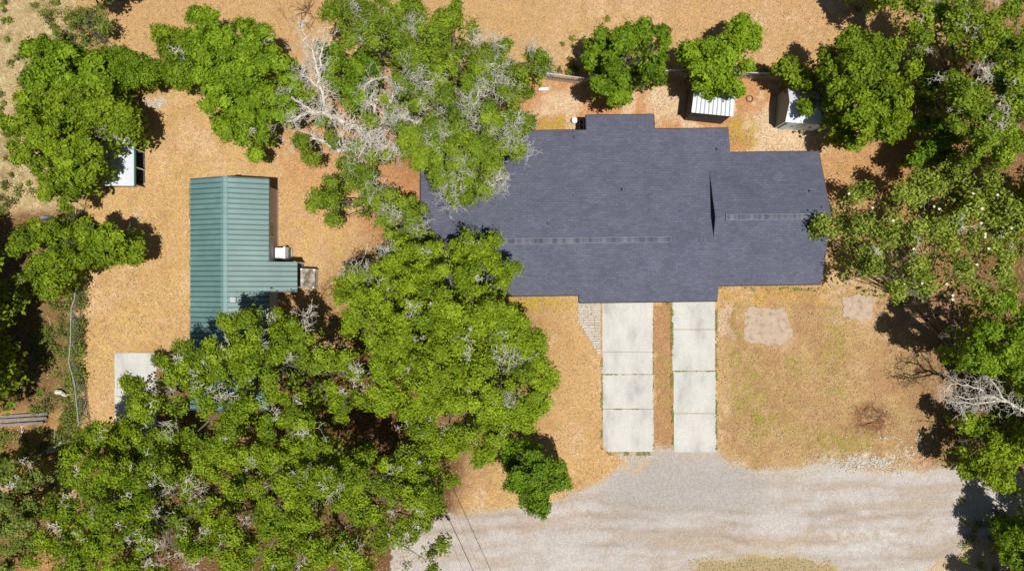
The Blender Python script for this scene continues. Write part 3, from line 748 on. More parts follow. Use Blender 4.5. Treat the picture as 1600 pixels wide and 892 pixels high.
def tree(name, label, cat, lobes, h, m, k=22, nleaf=38, leaf=.17, spread=.24, cut=.36, drop=.35, base=None, trunk_r=None,
         bark='trunk', moss=(), bare=(), group=None, tmean=.5, limbs=None, flat_=.72, bare_mat='pale', auto=None):
    lb = np.array([l[:3] for l in lobes], float)
    cx, cy = np.average(lb[:, 0], weights=lb[:, 2]**2), np.average(lb[:, 1], weights=lb[:, 2]**2)
    if base is None: base = (cx, cy)
    dist = np.hypot(lb[:, 0]-base[0], lb[:, 1]-base[1]); dm = max(dist.max(), 30)
    C_ = []; RR = []
    for i, l in enumerate(lobes):
        zt = l[3] if len(l) > 3 else h*(1-drop*(dist[i]/dm)**2) + random.uniform(-.75, .6)*min(1, h/6)
        r = l[2]*S*(1-zt/H)*1.02
        zt = max(zt, r*.7); zc = zt - r*flat_*.8
        C_.append(W(l[0], l[1], zc+r*.3)[:2] + (zc,)); RR.append(r)
    C_ = np.array(C_); RR = np.array(RR)
    bx, by, _ = W(base[0], base[1], h*.75)
    o = empty(name, (bx, by, 0), label=label, cat=cat, group=group); ofs = np.array([bx, by, 0])
    P_, N_, S_, T_, CL = crown_points(C_, RR, k, nleaf, leaf, spread, cut, flat_, tmean)
    ok = P_[:, 2] > .05
    P_, N_, S_, T_ = P_[ok], N_[ok], S_[ok], T_[ok]; LEAFN[0] += len(P_)
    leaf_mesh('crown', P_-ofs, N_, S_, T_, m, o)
    # trunk and limbs
    tr = trunk_r or .05*h*.6+.05; fork = h*.28; b = MB()
    lean = (random.uniform(-.3, .3), random.uniform(-.3, .3))
    b.tube([(0, 0, -.1), (0, 0, .15), (lean[0]*.4, lean[1]*.4, fork*.5), (lean[0], lean[1], fork)], [tr*1.5, tr*1.15, tr, tr*.85], 9)
    sel = list(range(len(C_))); random.shuffle(sel); sel = sel[:limbs or 16]
    rs = random.Random(int(abs(bx*100+by)))
    for i in sel:
        e = C_[i]-ofs-np.array([0, 0, .25*RR[i]]); pts = curve_pts((lean[0], lean[1], fork*rs.uniform(.7, 1)), e, 5, 1.5, .14*RR[i])
        r0 = tr*rs.uniform(.2, .34); b.tube(pts, [r0*(1-.82*j/5) for j in range(6)], 6, False)
        for j in range(4):
            a = rs.uniform(0, 2*math.pi)
            twigs(b, pts[rs.choice((3, 4, 5))], (math.cos(a), math.sin(a), rs.uniform(-.1, .6)), RR[i]*.95, r0*.25, 1, 3, .25, .6, rs)
    b.build('trunk', M[bark], o)
    na = {'oakpale': 36, 'oak': 26}.get(auto, 0); rq = random.Random(len(lobes)*7)
    moss = list(moss); bare = list(bare)
    for i_ in range(na):
        l_ = rq.choice(lobes); q1 = (l_[0]+rq.uniform(-1, 1)*l_[2]*.9, l_[1]+rq.uniform(-1, 1)*l_[2]*.9, rq.uniform(6, 11))
        (moss if (auto == 'oakpale' and i_ % 3) else bare).append(q1)
    if moss or bare:
        for key, spots, nm in (('moss', moss, 'hanging_moss'), (bare_mat, bare, 'bare_branches')):
            for sp in spots:
                b = MB()
                px, py, rp = sp[:3]; j = int(np.argmin(np.hypot(lb[:, 0]-px, lb[:, 1]-py)))
                zt = C_[j][2] + RR[j]*flat_*.9
                if key == 'moss': tangle(b, px, py, zt-.05, rp*1.35, int(14+rp*1.3), .014, .55, 1)
                else: tangle(b, px, py, zt-.1, rp*1.2, int(4+rp*.2), .016, None, 2)
                b.v = [(x-bx, y-by, z) for x, y, z in b.v]
                b.build(nm, M[key], o)
    return o
def L3(s): return [tuple(float(c) for c in q.split(',')) for q in s.split()]

# upper-left thicket
tree('broadleaf_tree', 'bushy bright green tree at the upper left corner of the thicket', 'tree',
     L3('85,85,24 75,115,22 105,112,26 130,92,24 150,112,26 60,130,15 125,138,24 58,75,8 46,80,7 100,85,18 160,135,20'), 4.2, M['bright'], leaf=.2, cut=.33, tmean=.5)
tree('wild_shrub', 'sparse olive scrub bush at the top of the thicket above the pale field', 'shrub',
     L3('118,38,24 140,60,22 95,50,14 155,40,12 130,22,14 165,65,16'), 2.4, M['dull'], k=14, cut=.48, nleaf=30, leaf=.15)
tree('broadleaf_tree', 'wide mid-green tree spreading over the white lean-to roof', 'tree',
     L3('60,165,26 95,170,32 140,165,32 175,155,26 182,182,28 192,205,24 60,200,26 25,197,12 12,194,7 100,215,34 145,212,28 45,235,22 80,255,32 118,250,28 140,262,18 95,290,26 70,292,14 122,287,15 30,240,12 178,222,12'),
     4.8, M['oak'], leaf=.19, cut=.37, bare=((160, 190, 14), (190, 215, 8)), tmean=.5)
tree('hedge', 'low clipped-looking hedge joining the thicket to the bright trees at the top left', 'hedge',
     L3('165,86,20 180,95,21 197,100,21 212,105,20 228,108,20 244,110,20 260,112,19 275,112,18 290,113,16 305,113,14 200,120,16 185,116,16 230,118,14'), 2.6, M['bright'], k=34, cut=.28, drop=.1, leaf=.14, trunk_r=.06, tmean=.4)
# bright pair left of the bare oak
tree('broadleaf_tree', 'dark-centred small tree at the left shoulder of the bright green group near the top', 'tree',
     L3('262,65,18 280,85,20 255,55,9 285,62,14 290,105,16'), 3.6, M['oak'], leaf=.17, bare=((280, 85, 12),), tmean=.42)
tree('broadleaf_tree', 'tall vivid green tree right of the hedge, the brightest of the upper-left group', 'tree',
     L3('318,26,14 322,48,20 305,60,14 350,62,20 388,52,16 405,65,20 330,85,28 375,90,30 425,90,20 350,120,34 400,120,32 320,120,18 335,150,26 375,160,32 420,158,28 355,187,20 395,193,20 410,213,11 445,110,18 452,140,18 440,175,14 380,210,8 400,240,7'),
     5.6, M['bright'], leaf=.18, cut=.35, tmean=.5, bare=((385, 205, 12), (420, 60, 8)))
# large mossy oak
T3 = '530,20,20 560,25,25 600,18,26 640,22,26 560,52,22 600,55,26 640,60,26 680,42,26 712,25,14 690,80,28 735,62,24 650,95,28 612,90,16 700,120,32 745,100,28 772,78,20 832,92,18 842,100,12 815,112,16 790,120,26 750,150,28 700,165,26 655,148,18 800,160,26 822,180,14 765,185,28 720,200,28 682,195,18 640,215,18 792,208,24 740,235,28 700,245,26 768,250,22 665,248,14 720,275,26 755,283,17 690,275,16 735,300,13 705,308,12 780,285,9 810,225,12 625,130,14 770,60,10'
tree('live_oak', 'broad mossy oak with grey tufts whose crown covers the left end of the slate roof', 'tree', L3(T3), 8.6, M['oakpale'], leaf=.15, cut=.38, drop=.3,
     moss=((775, 112, 16), (745, 185, 18), (684, 215, 20), (762, 228, 20), (700, 290, 18), (712, 318, 14), (800, 215, 16), (755, 135, 16), (668, 140, 16), (730, 165, 14), (640, 100, 12), (655, 120, 12), (690, 150, 12), (690, 180, 14), (770, 265, 14), (815, 235, 12), (830, 70, 7), (720, 245, 14), (785, 150, 10), (620, 190, 14)),
     bare=((684, 213, 22), (740, 140, 18), (760, 100, 16), (705, 300, 22), (800, 130, 14), (670, 120, 16), (770, 200, 18), (720, 90, 14)), trunk_r=.42, tmean=.5, limbs=24, auto='oakpale')
tree('broadleaf_tree', 'vivid green younger tree poking up between the pale bare limbs and the mossy oak', 'tree',
     L3('522,85,18 545,98,24 570,122,22 535,132,20 555,158,16 505,72,10 575,95,16 515,110,14'), 6.0, M['bright'], leaf=.17, cut=.33, tmean=.45)
tree('live_oak', 'thin ragged oak limbs with sparse leaves over bare soil between the two roofs', 'tree',
     L3('545,262,14 560,285,20 582,310,18 600,342,20 562,330,10 525,315,10 500,310,8 520,345,10 640,345,18 655,368,18 620,368,18 662,330,12 635,315,10 610,300,9 490,318,6 522,290,9 575,262,9'),
     5.2, M['oakpale'], k=18, nleaf=26, cut=.44, leaf=.16, moss=((590, 300, 16), (610, 330, 16), (605, 395, 14), (548, 258, 12), (655, 350, 12), (640, 370, 12)), bare=((600, 320, 20), (560, 300, 16)), base=(600, 320))
# central oak
T6 = '545,432,15 562,445,22 590,410,16 610,425,24 630,395,22 665,408,28 700,393,25 735,398,23 765,402,22 790,425,17 600,460,28 645,450,30 690,445,30 735,440,28 775,450,24 560,478,26 535,462,12 600,500,30 650,495,32 700,490,32 745,485,28 782,490,26 805,512,22 585,530,20 620,545,28 665,540,30 710,540,30 760,530,28 805,545,26 838,545,20 850,580,24 865,600,14 810,590,28 765,580,30 715,585,30 670,590,28 635,590,22 845,612,22 800,630,28 755,630,30 705,635,26 668,630,18 770,670,26 815,660,22 730,680,26 700,690,18 775,700,20 755,715,12 835,640,16 645,645,17 655,668,16 590,578,17 600,602,19 572,585,11 620,618,16 600,632,12 545,500,14 765,375,8'
tree('live_oak', 'huge rounded oak between the two roofs, its crown touching the front of the slate roof', 'tree', L3(T6), 9.5, M['oak'], leaf=.15, cut=.34, drop=.45, tmean=.6,
     bare=((670, 560, 14), (780, 560, 12), (770, 630, 10), (730, 605, 12), (820, 560, 14), (610, 440, 14), (565, 425, 18), (740, 520, 10), (640, 480, 10)),
     moss=((575, 430, 14), (545, 425, 12), (800, 560, 14), (605, 395, 10), (790, 620, 10)), trunk_r=.5, limbs=26, auto='oak')
# lower-left oaks
T7a = '360,502,15 385,512,22 420,495,18 448,520,22 400,540,26 352,545,22 320,565,26 278,565,20 258,590,24 300,600,22 350,590,28 400,580,28 445,560,26 480,552,18 500,572,25 538,562,16 540,590,22 490,610,28 440,610,26 392,625,26 220,612,18 198,600,10 225,640,22 270,640,26 318,640,20 355,668,20 520,640,20 568,612,18 585,632,12 470,648,24 425,660,24 300,548,10 205,645,12 470,530,12 535,622,16 300,680,13 340,690,14 328,612,14'
tree('live_oak', 'dense oak hiding the lower end of the green-roofed home', 'tree', L3(T7a), 8.4, M['oak'], leaf=.15, cut=.38, drop=.42,
     bare=((470, 512, 18), (270, 665, 14), (350, 612, 12), (500, 560, 10), (480, 500, 14), (590, 600, 10)), trunk_r=.45, limbs=22, auto='oak')
T7b = '190,665,21 150,682,24 200,700,28 250,690,27 128,715,22 165,745,27 215,745,28 262,738,20 110,745,10 92,800,25 132,800,28 180,800,26 75,840,22 112,850,28 165,850,28 215,840,25 60,885,26 120,893,28 180,898,28 240,885,24 225,795,18 60,820,12 135,770,14 250,720,18 160,925,30 80,930,25 285,768,12 282,812,15 292,842,14 272,862,16 300,885,16'
tree('live_oak', 'oak filling the lower left of the view beside the leaning fence', 'tree', L3(T7b), 7.6, M['oak'], leaf=.15, cut=.38, drop=.42, tmean=.44,
     bare=((255, 760, 20), (235, 750, 14), (130, 735, 8), (150, 790, 10), (230, 850, 18), (100, 850, 8)), bare_mat='pale', trunk_r=.42, limbs=22, auto='oak')
T7c = '330,720,25 380,710,28 430,715,28 478,700,24 520,705,16 552,748,24 500,750,28 440,765,28 388,765,25 345,768,18 600,745,26 640,732,25 668,720,22 690,752,18 650,770,25 600,792,28 545,800,28 490,800,26 430,820,28 372,820,26 325,815,20 320,850,24 370,872,28 430,878,28 490,862,28 550,858,26 605,845,26 655,812,20 625,875,16 690,862,14 665,878,16 560,898,22 680,790,9 440,930,30 340,925,30 530,940,30 570,725,14 300,790,12 300,740,12 640,702,14 560,712,10'
tree('live_oak', 'oak at the bottom edge left of the gravel road, grey twigs in its gaps', 'tree', L3(T7c), 8.6, M['oak'], leaf=.15, cut=.38, drop=.42,
     bare=((400, 725, 14), (300, 765, 20), (520, 760, 16), (590, 765, 16), (650, 790, 14), (480, 670, 16), (640, 865, 12), (280, 755, 12), (470, 745, 12), (540, 865, 16), (240, 870, 10), (360, 840, 12)), trunk_r=.45, limbs=24, auto='oak')
tree('small_tree', 'compact dark green tree leaning over the edge of the gravel road', 'tree',
     L3('830,702,13 845,722,18 868,738,16 820,738,22 800,718,12 856,763,22 828,770,20 845,790,14 880,757,12 790,702,9 812,755,14'), 4.2, M['deep'], leaf=.17, cut=.35, drop=.5, tmean=.6)
# left edge
tree('broadleaf_tree', 'spreading oak-like tree reaching over the left fence into the yard', 'tree',
     L3('35,380,14 60,368,20 70,400,26 95,375,22 58,425,12 80,446,18 102,420,22 120,395,22 140,368,18 165,370,18 190,368,17 175,395,14 205,385,12 155,400,13 210,403,7 130,358,13 90,350,12 200,398,8 75,460,8'),
     3.9, M['oak'], leaf=.18, cut=.37, drop=.25, tmean=.42, bare=((35, 385, 8),))
tree('small_tree', 'little tree cut by the left edge in the shaded wood', 'tree', L3('8,450,16 5,478,15 20,465,8 -15,465,18'), 3.5, M['dull'], leaf=.16, tmean=.6, bare=((18, 462, 9),))
tree('scrub_tree', 'dull olive tree at the bottom left corner, thin enough to show soil', 'tree',
     L3('20,742,22 50,752,16 15,780,22 48,788,14 20,820,22 45,855,16 18,872,24 -10,800,30 -15,750,26 65,745,8 5,715,10'), 5.0, M['dull'], k=20, nleaf=36, cut=.40, tmean=.7, bare=((10, 760, 12), (40, 730, 8)))
# back row
tree('round_tree', 'round bright green tree standing alone behind the slate roof, left of the sheds', 'tree',
     L3('945,60,14 975,58,18 1010,60,19 1028,75,16 933,90,20 968,92,28 1008,98,28 1030,112,15 943,122,20 978,133,25 1003,140,15 965,150,11 928,75,11 1000,48,8 1036,60,9'), 5.6, M['bright'], leaf=.21, spread=.22, cut=.36, drop=.5, tmean=.42)
tree('broadleaf_tree', 'loose yellow-green tree overhanging the flat-roofed white shed', 'tree',
     L3('1072,80,11 1095,85,19 1122,62,16 1155,45,14 1165,68,18 1140,85,22 1175,55,10 1105,108,15 1130,122,15 1100,130,11 1147,135,12 1155,102,12 1160,35,7 1118,142,8 1110,70,12'), 5.0, M['bright'], leaf=.18, spread=.23, cut=.37, drop=.4, tmean=.62)
tree('broadleaf_tree', 'leafy tree partly covering the gabled shed', 'tree',
     L3('1242,110,17,3.4 1270,98,20,4 1308,68,17 1300,100,26 1345,100,26 1368,75,18 1335,62,10 1390,88,21 1408,120,20 1370,130,28 1322,140,26 1278,124,19,3.8 1250,126,11,3.2 1340,170,28 1385,165,26 1408,155,14 1316,175,19,4 1358,200,22 1322,204,17,3.6 1388,200,17 1262,168,8,3.0 1335,216,11 1228,100,9 1405,185,10'), 6.0, M['oak'], leaf=.2, cut=.385, drop=.45, tmean=.42)
tree('live_oak', 'tall yellow-green oak filling the top right corner', 'tree',
     L3('1440,28,17 1468,15,19 1510,20,25 1560,20,27 1600,20,28 1440,62,14 1485,50,22 1540,60,29 1590,70,27 1520,95,22 1560,110,28 1600,120,26 1500,125,14 1530,150,26 1575,160,29 1605,170,25 1515,190,25 1560,200,27 1590,215,22 1530,230,20 1570,240,14 1640,60,35 1640,140,35 1500,160,12 1430,10,10'),
     8.0, M['oakpale'], leaf=.15, cut=.38, drop=.45, base=(1580, 120), trunk_r=.45, bare=((1535, 115, 12), (1560, 195, 14), (1590, 135, 12), (1530, 50, 8), (1470, 120, 10)), moss=((1545, 115, 8),), tmean=.6, auto='oak')
tree('small_tree', 'dark understorey tree in the shade left of the top right oak', 'tree',
     L3('1450,98,15 1462,128,15 1442,150,13 1472,168,15 1450,198,13 1480,215,16 1500,258,14 1455,232,11 1432,90,8 1475,248,10 1430,250,8'), 3.6, M['deep'], cut=.40, leaf=.18, tmean=.5, bare=((1490, 115, 9), (1470, 245, 10)))
tree('small_tree', 'tree whose crown just dips into the top edge and throws shade on the field', 'tree', L3('1395,-12,18 1425,-22,22 1370,-28,20 1400,-48,24 1345,-20,13'), 5.0, M['oak'], leaf=.18, cut=.40)
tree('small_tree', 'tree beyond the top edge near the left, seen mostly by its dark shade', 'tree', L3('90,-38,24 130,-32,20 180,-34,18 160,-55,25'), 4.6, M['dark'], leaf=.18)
# magnolia
MG = '1288,345,18 1318,328,22 1350,310,22 1300,375,17 1340,360,26 1380,340,26 1420,310,25 1460,300,25 1500,290,22 1350,398,22 1390,385,25 1430,360,28 1470,350,28 1510,330,27 1550,310,25 1370,428,22 1410,420,26 1450,410,26 1490,400,27 1530,380,27 1575,350,26 1600,380,25 1560,420,25 1520,430,26 1480,444,20 1440,450,17 1400,455,13 1590,330,20 1540,455,17 1580,450,18 1345,424,9 1275,360,8 1440,275,10 1480,265,10 1545,280,14'
mg = tree('magnolia_tree', 'open glossy magnolia dotted with white blossoms beside the right end of the slate roof', 'tree', L3(MG), 7.2, M['magnolia'], k=12, nleaf=20, leaf=.18, spread=.36, cut=.455, drop=.4,
          base=(1500, 480), trunk_r=.16, limbs=24, tmean=.62, bare=((1440, 370, 16), (1370, 390, 12), (1500, 350, 14), (1570, 380, 12)))
for px, py in ((1363,325),(1459,323),(1467,327),(1533,349),(1539,366),(1539,371),(1544,389),(1526,414),(1487,420),(1479,444),(1488,462),(1488,468),(1501,432),(1427,389),(1412,445),(1440,443),(1558,305),(1534,326),(1520,303),(1326,303),(1580,357),(1490,426),(1408,462),(1395,345)):
    x, y, z = W(px, py, 7.0); b = MB(); x -= mg.location.x; y -= mg.location.y
    for k_ in range(6):
        a = k_*math.pi/3+random.random()*.4; ca, sa = math.cos(a), math.sin(a); rr_ = random.uniform(.065, .105)
        b.add([(x, y, z), (x+ca*rr_*.6-sa*rr_*.35, y+sa*rr_*.6+ca*rr_*.35, z+.03), (x+ca*rr_, y+sa*rr_, z+.07), (x+ca*rr_*.6+sa*rr_*.35, y+sa*rr_*.6-ca*rr_*.35, z+.03)], [(0,1,2,3)])
    b.build('blossom', M['flower'], mg)
# extra visible stems of the magnolia
b = MB()
g0 = Vector(W(1488, 548, 0)) - mg.location
for (px, py, z) in ((1462, 492, 3.6), (1487, 482, 3.6), (1508, 480, 3.6), (1448, 500, 3.2)):
    e = Vector(W(px, py, z)) - mg.location
    b.tube([g0, g0.lerp(e, .35)+Vector((0, 0, .2)), g0.lerp(e, .7), e], [.22, .16, .12, .08], 8, False)
b.build('stem', rough('shade_dark_bark', (.09,.075,.06), .3, 6), mg)  # bark colour darkened to imitate stems lying in shade
# right edge
tree('broadleaf_tree', 'bright leafy tree at the right edge just below the magnolia', 'tree',
     L3('1570,482,20 1592,510,22 1572,545,20 1600,560,22 1540,565,18 1560,580,14 1592,578,14 1528,555,11 1525,572,7 1630,525,32 1550,520,10'), 7.4, M['bright'], drop=.12, leaf=.18, cut=.39, tmean=.45)
tree('broadleaf_tree', 'sparse tree with clear green leaves hanging over the right end of the gravel road', 'tree',
     L3('1510,662,10 1528,682,19 1560,670,22 1590,660,22 1520,715,15 1550,712,22 1580,720,22 1540,742,13 1575,750,14 1600,700,20 1505,735,8 1625,680,25 1500,690,7'), 4.4, M['oak'], k=18, nleaf=30, cut=.41, leaf=.18, tmean=.55)
tree('small_tree', 'small green tree in the bottom right corner', 'tree', L3('1592,845,20 1575,822,10 1605,880,22 1585,870,10 1630,860,24'), 3.6, M['bright'], leaf=.18, tmean=.4)
tree('small_tree', 'weak understorey tree in deep shade above the dead branches at the right edge', 'tree', L3('1590,625,14 1612,640,18 1575,645,9 1500,610,6'), 2.6, M['deep'], cut=.42, tmean=.45)
# trees just outside the frame whose shade falls into it
SH = dict(k=16, nleaf=30, leaf=.23, cut=.36, drop=.12)
def patchy(cx, cy, r, n, seed):
    q = random.Random(seed); out = []
    for i in range(n):
        a = q.uniform(0, 6.28); d = math.sqrt(q.random())*r; out.append((cx+d*math.cos(a), cy+d*math.sin(a)*1.15, r*q.uniform(.13, .24)))
    return out
def big(cx, cy, r, n, seed):
    q = random.Random(seed); out = [(cx, cy, r*.4)]
    for i in range(n):
        a = q.uniform(0, 6.28); d = math.sqrt(q.random())*r*.72; out.append((cx+d*math.cos(a), cy+d*math.sin(a), r*q.uniform(.24, .36)))
    return out
tree('shade_tree', 'large tree beyond the left edge whose shade darkens the wood floor', 'tree', big(-128, 465, 125, 17, 1), 6.8, M['oak'], **SH)
tree('shade_tree', 'second large tree beyond the left edge, lower down by the grey logs', 'tree', big(-118, 600, 105, 15, 2), 6.6, M['oak'], **SH)
tree('shade_tree', 'tree beyond the right edge level with the magnolia trunk', 'tree', big(1680, 605, 85, 14, 3), 7.0, M['oak'], **SH)
tree('shade_tree', 'tree beyond the right edge level with the road verge', 'tree', patchy(1738, 730, 105, 30, 4), 7.0, M['oak'], **dict(SH, cut=.40, k=14))
tree('shade_tree', 'tree beyond the lower right corner shading the road', 'tree', patchy(1745, 900, 98, 24, 5), 7.6, M['oak'], **dict(SH, cut=.42, k=13))
tree('shade_tree', 'tree beyond the bottom right corner, half across the road', 'tree', patchy(1690, 985, 66, 14, 6), 6.4, M['oak'], **dict(SH, cut=.40, k=13))
tree('shade_tree', 'tree beyond the right edge near the top oak', 'tree', big(1700, 300, 95, 12, 8), 7.0, M['oak'], **SH)

# ------------------------------------------------------------------ bare pale oak limbs
def limb(b, pts, r0, r1, side=6, kids=3, depth=2, ln=.9, rr=random):
    P = [Vector(W(*p)) for p in pts]; out = [P[0]]; 
    for p, q in zip(P[:-1], P[1:]):
        for k in range(1, 4): 
            c = p.lerp(q, k/3); s_ = (q-p).length*.06
            out.append(c + Vector((rr.gauss(0, s_), rr.gauss(0, s_), rr.gauss(0, s_*.5))))
    n = len(out)-1; rd = [r0+(r1-r0)*i/n for i in range(n+1)]
    b.tube(out, rd, side)
    for i in range(1, n+1):
        for k in range(kids):
            a = rr.uniform(0, 2*math.pi); d = (out[i]-out[i-1]).normalized()*.6 + Vector((math.cos(a), math.sin(a), rr.uniform(0, .6)))*.7
            twigs(b, out[i], d, ln*rr.uniform(.6, 1.25), max(.013, rd[i]*.30), depth, 3, .38, .5, rr)
base = W(585, 215, 0)
bo = empty('bare_oak', (base[0]+.4, base[1]-.6, 0), label='nearly leafless oak with tangled bone-grey limbs sprawling left of the mossy oak', cat='tree')
b = MB(); bl = bo.location
b.tube([(bl.x, bl.y, -.1), (bl.x, bl.y, .3), (bl.x-.1, bl.y+.1, 1.2), W(585, 208, 2.4)], [.5, .36, .3, .26], 10)
random.seed(5)
limb(b, [(585, 208, 2.4), (568, 203, 3.4), (535, 192, 4.2), (511, 178, 4.8), (488, 175, 5.1), (464, 187, 5.0), (448, 190, 4.8)], .2, .05, ln=.7)
limb(b, [(511, 178, 4.8), (507, 166, 5.2), (501, 140, 5.6), (485, 125, 5.8), (470, 115, 5.8)], .10, .03, ln=.6)
limb(b, [(501, 140, 5.6), (497, 110, 5.9), (486, 80, 6.0), (474, 55, 6.0), (470, 40, 6)], .09, .02, ln=.6, kids=3)
limb(b, [(497, 110, 5.9), (505, 80, 6.0), (512, 55, 6.0)], .06, .015, ln=.5)
limb(b, [(488, 175, 5.1), (468, 160, 5.3), (450, 146, 5.3), (438, 150, 5.2)], .08, .02, ln=.4, kids=2)
limb(b, [(585, 212, 2.6), (560, 232, 3.6), (530, 235, 4.2), (508, 224, 4.5), (480, 215, 4.6), (458, 222, 4.5)], .15, .03, ln=.6)
limb(b, [(585, 212, 2.8), (600, 232, 3.8), (622, 236, 4.4), (645, 240, 4.6)], .14, .04, ln=.7, kids=4)
limb(b, [(585, 208, 2.8), (590, 190, 4.0), (572, 160, 5.0), (568, 140, 5.4), (590, 120, 5.6)], .14, .03, ln=.6, kids=3)
limb(b, [(590, 195, 3.6), (620, 180, 4.8), (645, 190, 5.4), (665, 200, 5.6)], .13, .04, ln=.7, kids=4)
limb(b, [(600, 185, 4.4), (612, 150, 5.4), (622, 130, 5.8), (650, 120, 6.0)], .10, .03, ln=.6, kids=3)
limb(b, [(645, 190, 5.4), (672, 215, 6.2), (700, 240, 6.8), (712, 270, 7.0)], .07, .02, ln=.6, kids=3)
limb(b, [(622, 130, 5.8), (655, 150, 6.6), (690, 160, 7.2)], .06, .02, ln=.6, kids=3)
limb(b, [(560, 205, 3.8), (575, 222, 4.6), (560, 245, 4.8)], .09, .03, ln=.6, kids=4)
b.v = [(x-bl.x, y-bl.y, z) for x, y, z in b.v]; b.build('trunk', M['pale'], bo)
b = MB()
for q in ((500,110,26),(492,85,18),(505,150,20),(560,205,36),(600,225,30),(545,225,26),(640,180,24),(620,130,20),(585,160,22)):
    tangle(b, q[0], q[1], 5.0, q[2], int(q[2]*1.3), .016, .75, 1)
b.v = [(x-bl.x, y-bl.y, z) for x, y, z in b.v]; b.build('bare_branches', M['pale'], bo)
lob = L3('450,165,10 520,130,10 480,150,9 520,215,11 600,245,12 640,225,13 655,205,12 625,165,12 575,190,10 545,250,12 470,225,12 480,240,10 540,165,9 560,235,10 620,200,10 600,155,9 580,245,10 500,190,6')
P_, N_, S_, T_, _c = crown_points(np.array([W(a[0], a[1], 4.7) for a in lob]), np.array([a[2]*S*.9 for a in lob]), 20, 24, .15, .2, .45)
leaf_mesh('crown', P_-np.array(bl), N_, S_, T_, M['oakpale'], bo)

# thin bare crown in the far field, top left of centre
t = empty('dead_sapling', W(480, 20, 0), label='thin leafless sapling casting faint grey twigs on the field at the top', cat='tree')
b = MB(); 
for k_ in range(7):
    a = k_*.9; twigs(b, (0, 0, .05), (math.cos(a)*.8, math.sin(a)*.8, .8), 1.5, .025, 2, 3, .3, .7)
b.build('trunk', M['brushwood'], t)

# dead fan of branches at the right edge
t = empty('dead_tree', W(1615, 645, 0), label='fallen-looking dead tree with silver-grey fanned branches at the right edge', cat='dead tree')
b = MB(); random.seed(9)
limb(b, [(1640, 655, .1), (1634, 652, 2.6), (1600, 639, 5.0), (1575, 628, 4.9), (1548, 620, 4.7), (1520, 622, 4.4), (1490, 618, 4.0)], .14, .025, ln=.7, kids=2)
limb(b, [(1548, 620, 4.7), (1530, 606, 4.6), (1505, 600, 4.4), (1480, 603, 4.2)], .06, .015, ln=.6, kids=3)
limb(b, [(1575, 628, 4.9), (1552, 600, 5.2), (1545, 588, 5.2)], .05, .015, ln=.5, kids=2)
limb(b, [(1560, 625, 4.8), (1530, 632, 4.6), (1500, 630, 4.4), (1475, 622, 4.2)], .05, .015, ln=.6, kids=3)
b.v = [(x-t.location.x, y-t.location.y, z) for x, y, z in b.v]; b.build('trunk', M['pale'], t)

# ------------------------------------------------------------------ undergrowth and grass (nobody could count it)
def scatter_px(x0, y0, x1, y1, n): return rng.uniform(x0, x1, n), rng.uniform(y0, y1, n)
PXs, PYs, Hs = [], [], []
for (x0, y0, x1, y1, n, h) in ((60, 470, 130, 690, 190, .45), (113, 300, 132, 690, 230, .7), (0, 285, 130, 345, 80, .4), (0, 640, 110, 720, 110, .5), (40, 60, 170, 150, 60, .5),
                              (820, 105, 1250, 118, 90, .4), (0, 500, 70, 640, 60, .35), (1500, 780, 1600, 892, 70, .4), (1420, 200, 1520, 330, 60, .4), (300, 660, 700, 892, 150, .5), (1500, 560, 1600, 700, 90, .5), (70, 5, 170, 60, 60, .5), (0, 0, 110, 300, 90, .25), (845, 20, 960, 100, 14, .15)):
    a, b_ = scatter_px(x0, y0, x1, y1, n); PXs.append(a); PYs.append(b_); Hs.append(np.full(n, h))
a = np.concatenate(PXs); b_ = np.concatenate(PYs); hh = np.concatenate(Hs)
nz = fbm(a*.05, b_*.05, 8); kp = ((nz > .47) | (hh < .1)) & ~((a < 100) & (b_ > 642) & (b_ < 670)); a, b_, hh = a[kp], b_[kp], hh[kp]
hh = hh*rng.uniform(.4, 1.2, len(hh)); n = len(a); nl = 60
cen = np.stack([(a-800)*S, (446-b_)*S, hh*.6], 1)
off = rng.normal(size=(n, nl, 3))*np.array([.26, .26, .14])*(.18+1.1*hh[:, None, None])
pp = cen[:, None]+off; pp[..., 2] = np.abs(pp[..., 2])+.02
nn = unit((rng.normal(0, .6, (n*nl, 3))+np.array([0, 0, 1])))
tt = (rng.normal(.5, .2, n)[:, None]+rng.normal(0, .15, (n, nl))).ravel()
tag(leaf_mesh('undergrowth', pp.reshape(-1, 3), nn, rng.uniform(.07, .17, n*nl), tt, M['weeds']), 'weedy green undergrowth and vines along the fences and below trees', 'undergrowth', kind='stuff')

# grass blades and straw over the lawns
def blades(name, n, fn, m, label, s0, s1, z=.05):
    x = rng.uniform(-32.5, 32.5, n); y = rng.uniform(-18.5, 18.5, n)
    px = x/S+800; py = 446-y/S
    kp = fn(px, py, x, y)
    for (x0, y0, x1, y1) in ((938, 462, 1022, 707), (1048, 462, 1120, 707), (178, 549, 247, 692), (1160, 480, 1236, 538), (1316, 462, 1364, 500), (905, 473, 938, 545)):
        kp &= ~((px > x0) & (px < x1) & (py > y0) & (py < y1))
    kp &= ~((py - np.interp(px, ex, ey) > -2) & (px > 640) & ~((py > 872) & (px > 1075) & (px < 1300)))
    x, y = x[kp], y[kp]; n = len(x)
    p = np.stack([x, y, rng.uniform(.02, z, n)], 1); nn = unit(rng.normal(0, .45, (n, 3))+np.array([0, 0, 1]))
    tag(leaf_mesh(name, p, nn, rng.uniform(s0, s1, n), rng.uniform(0, 1, n), m, aspect=.4), label, 'grass', kind='stuff')
def f_dry(px, py, x, y): return fbm(x*2.2, y*2.2, 55) > .36
blades('dry_grass', 90000, f_dry, M['drygrass'], 'dry straw-coloured grass and fallen leaves scattered over the yard', .06, .15)
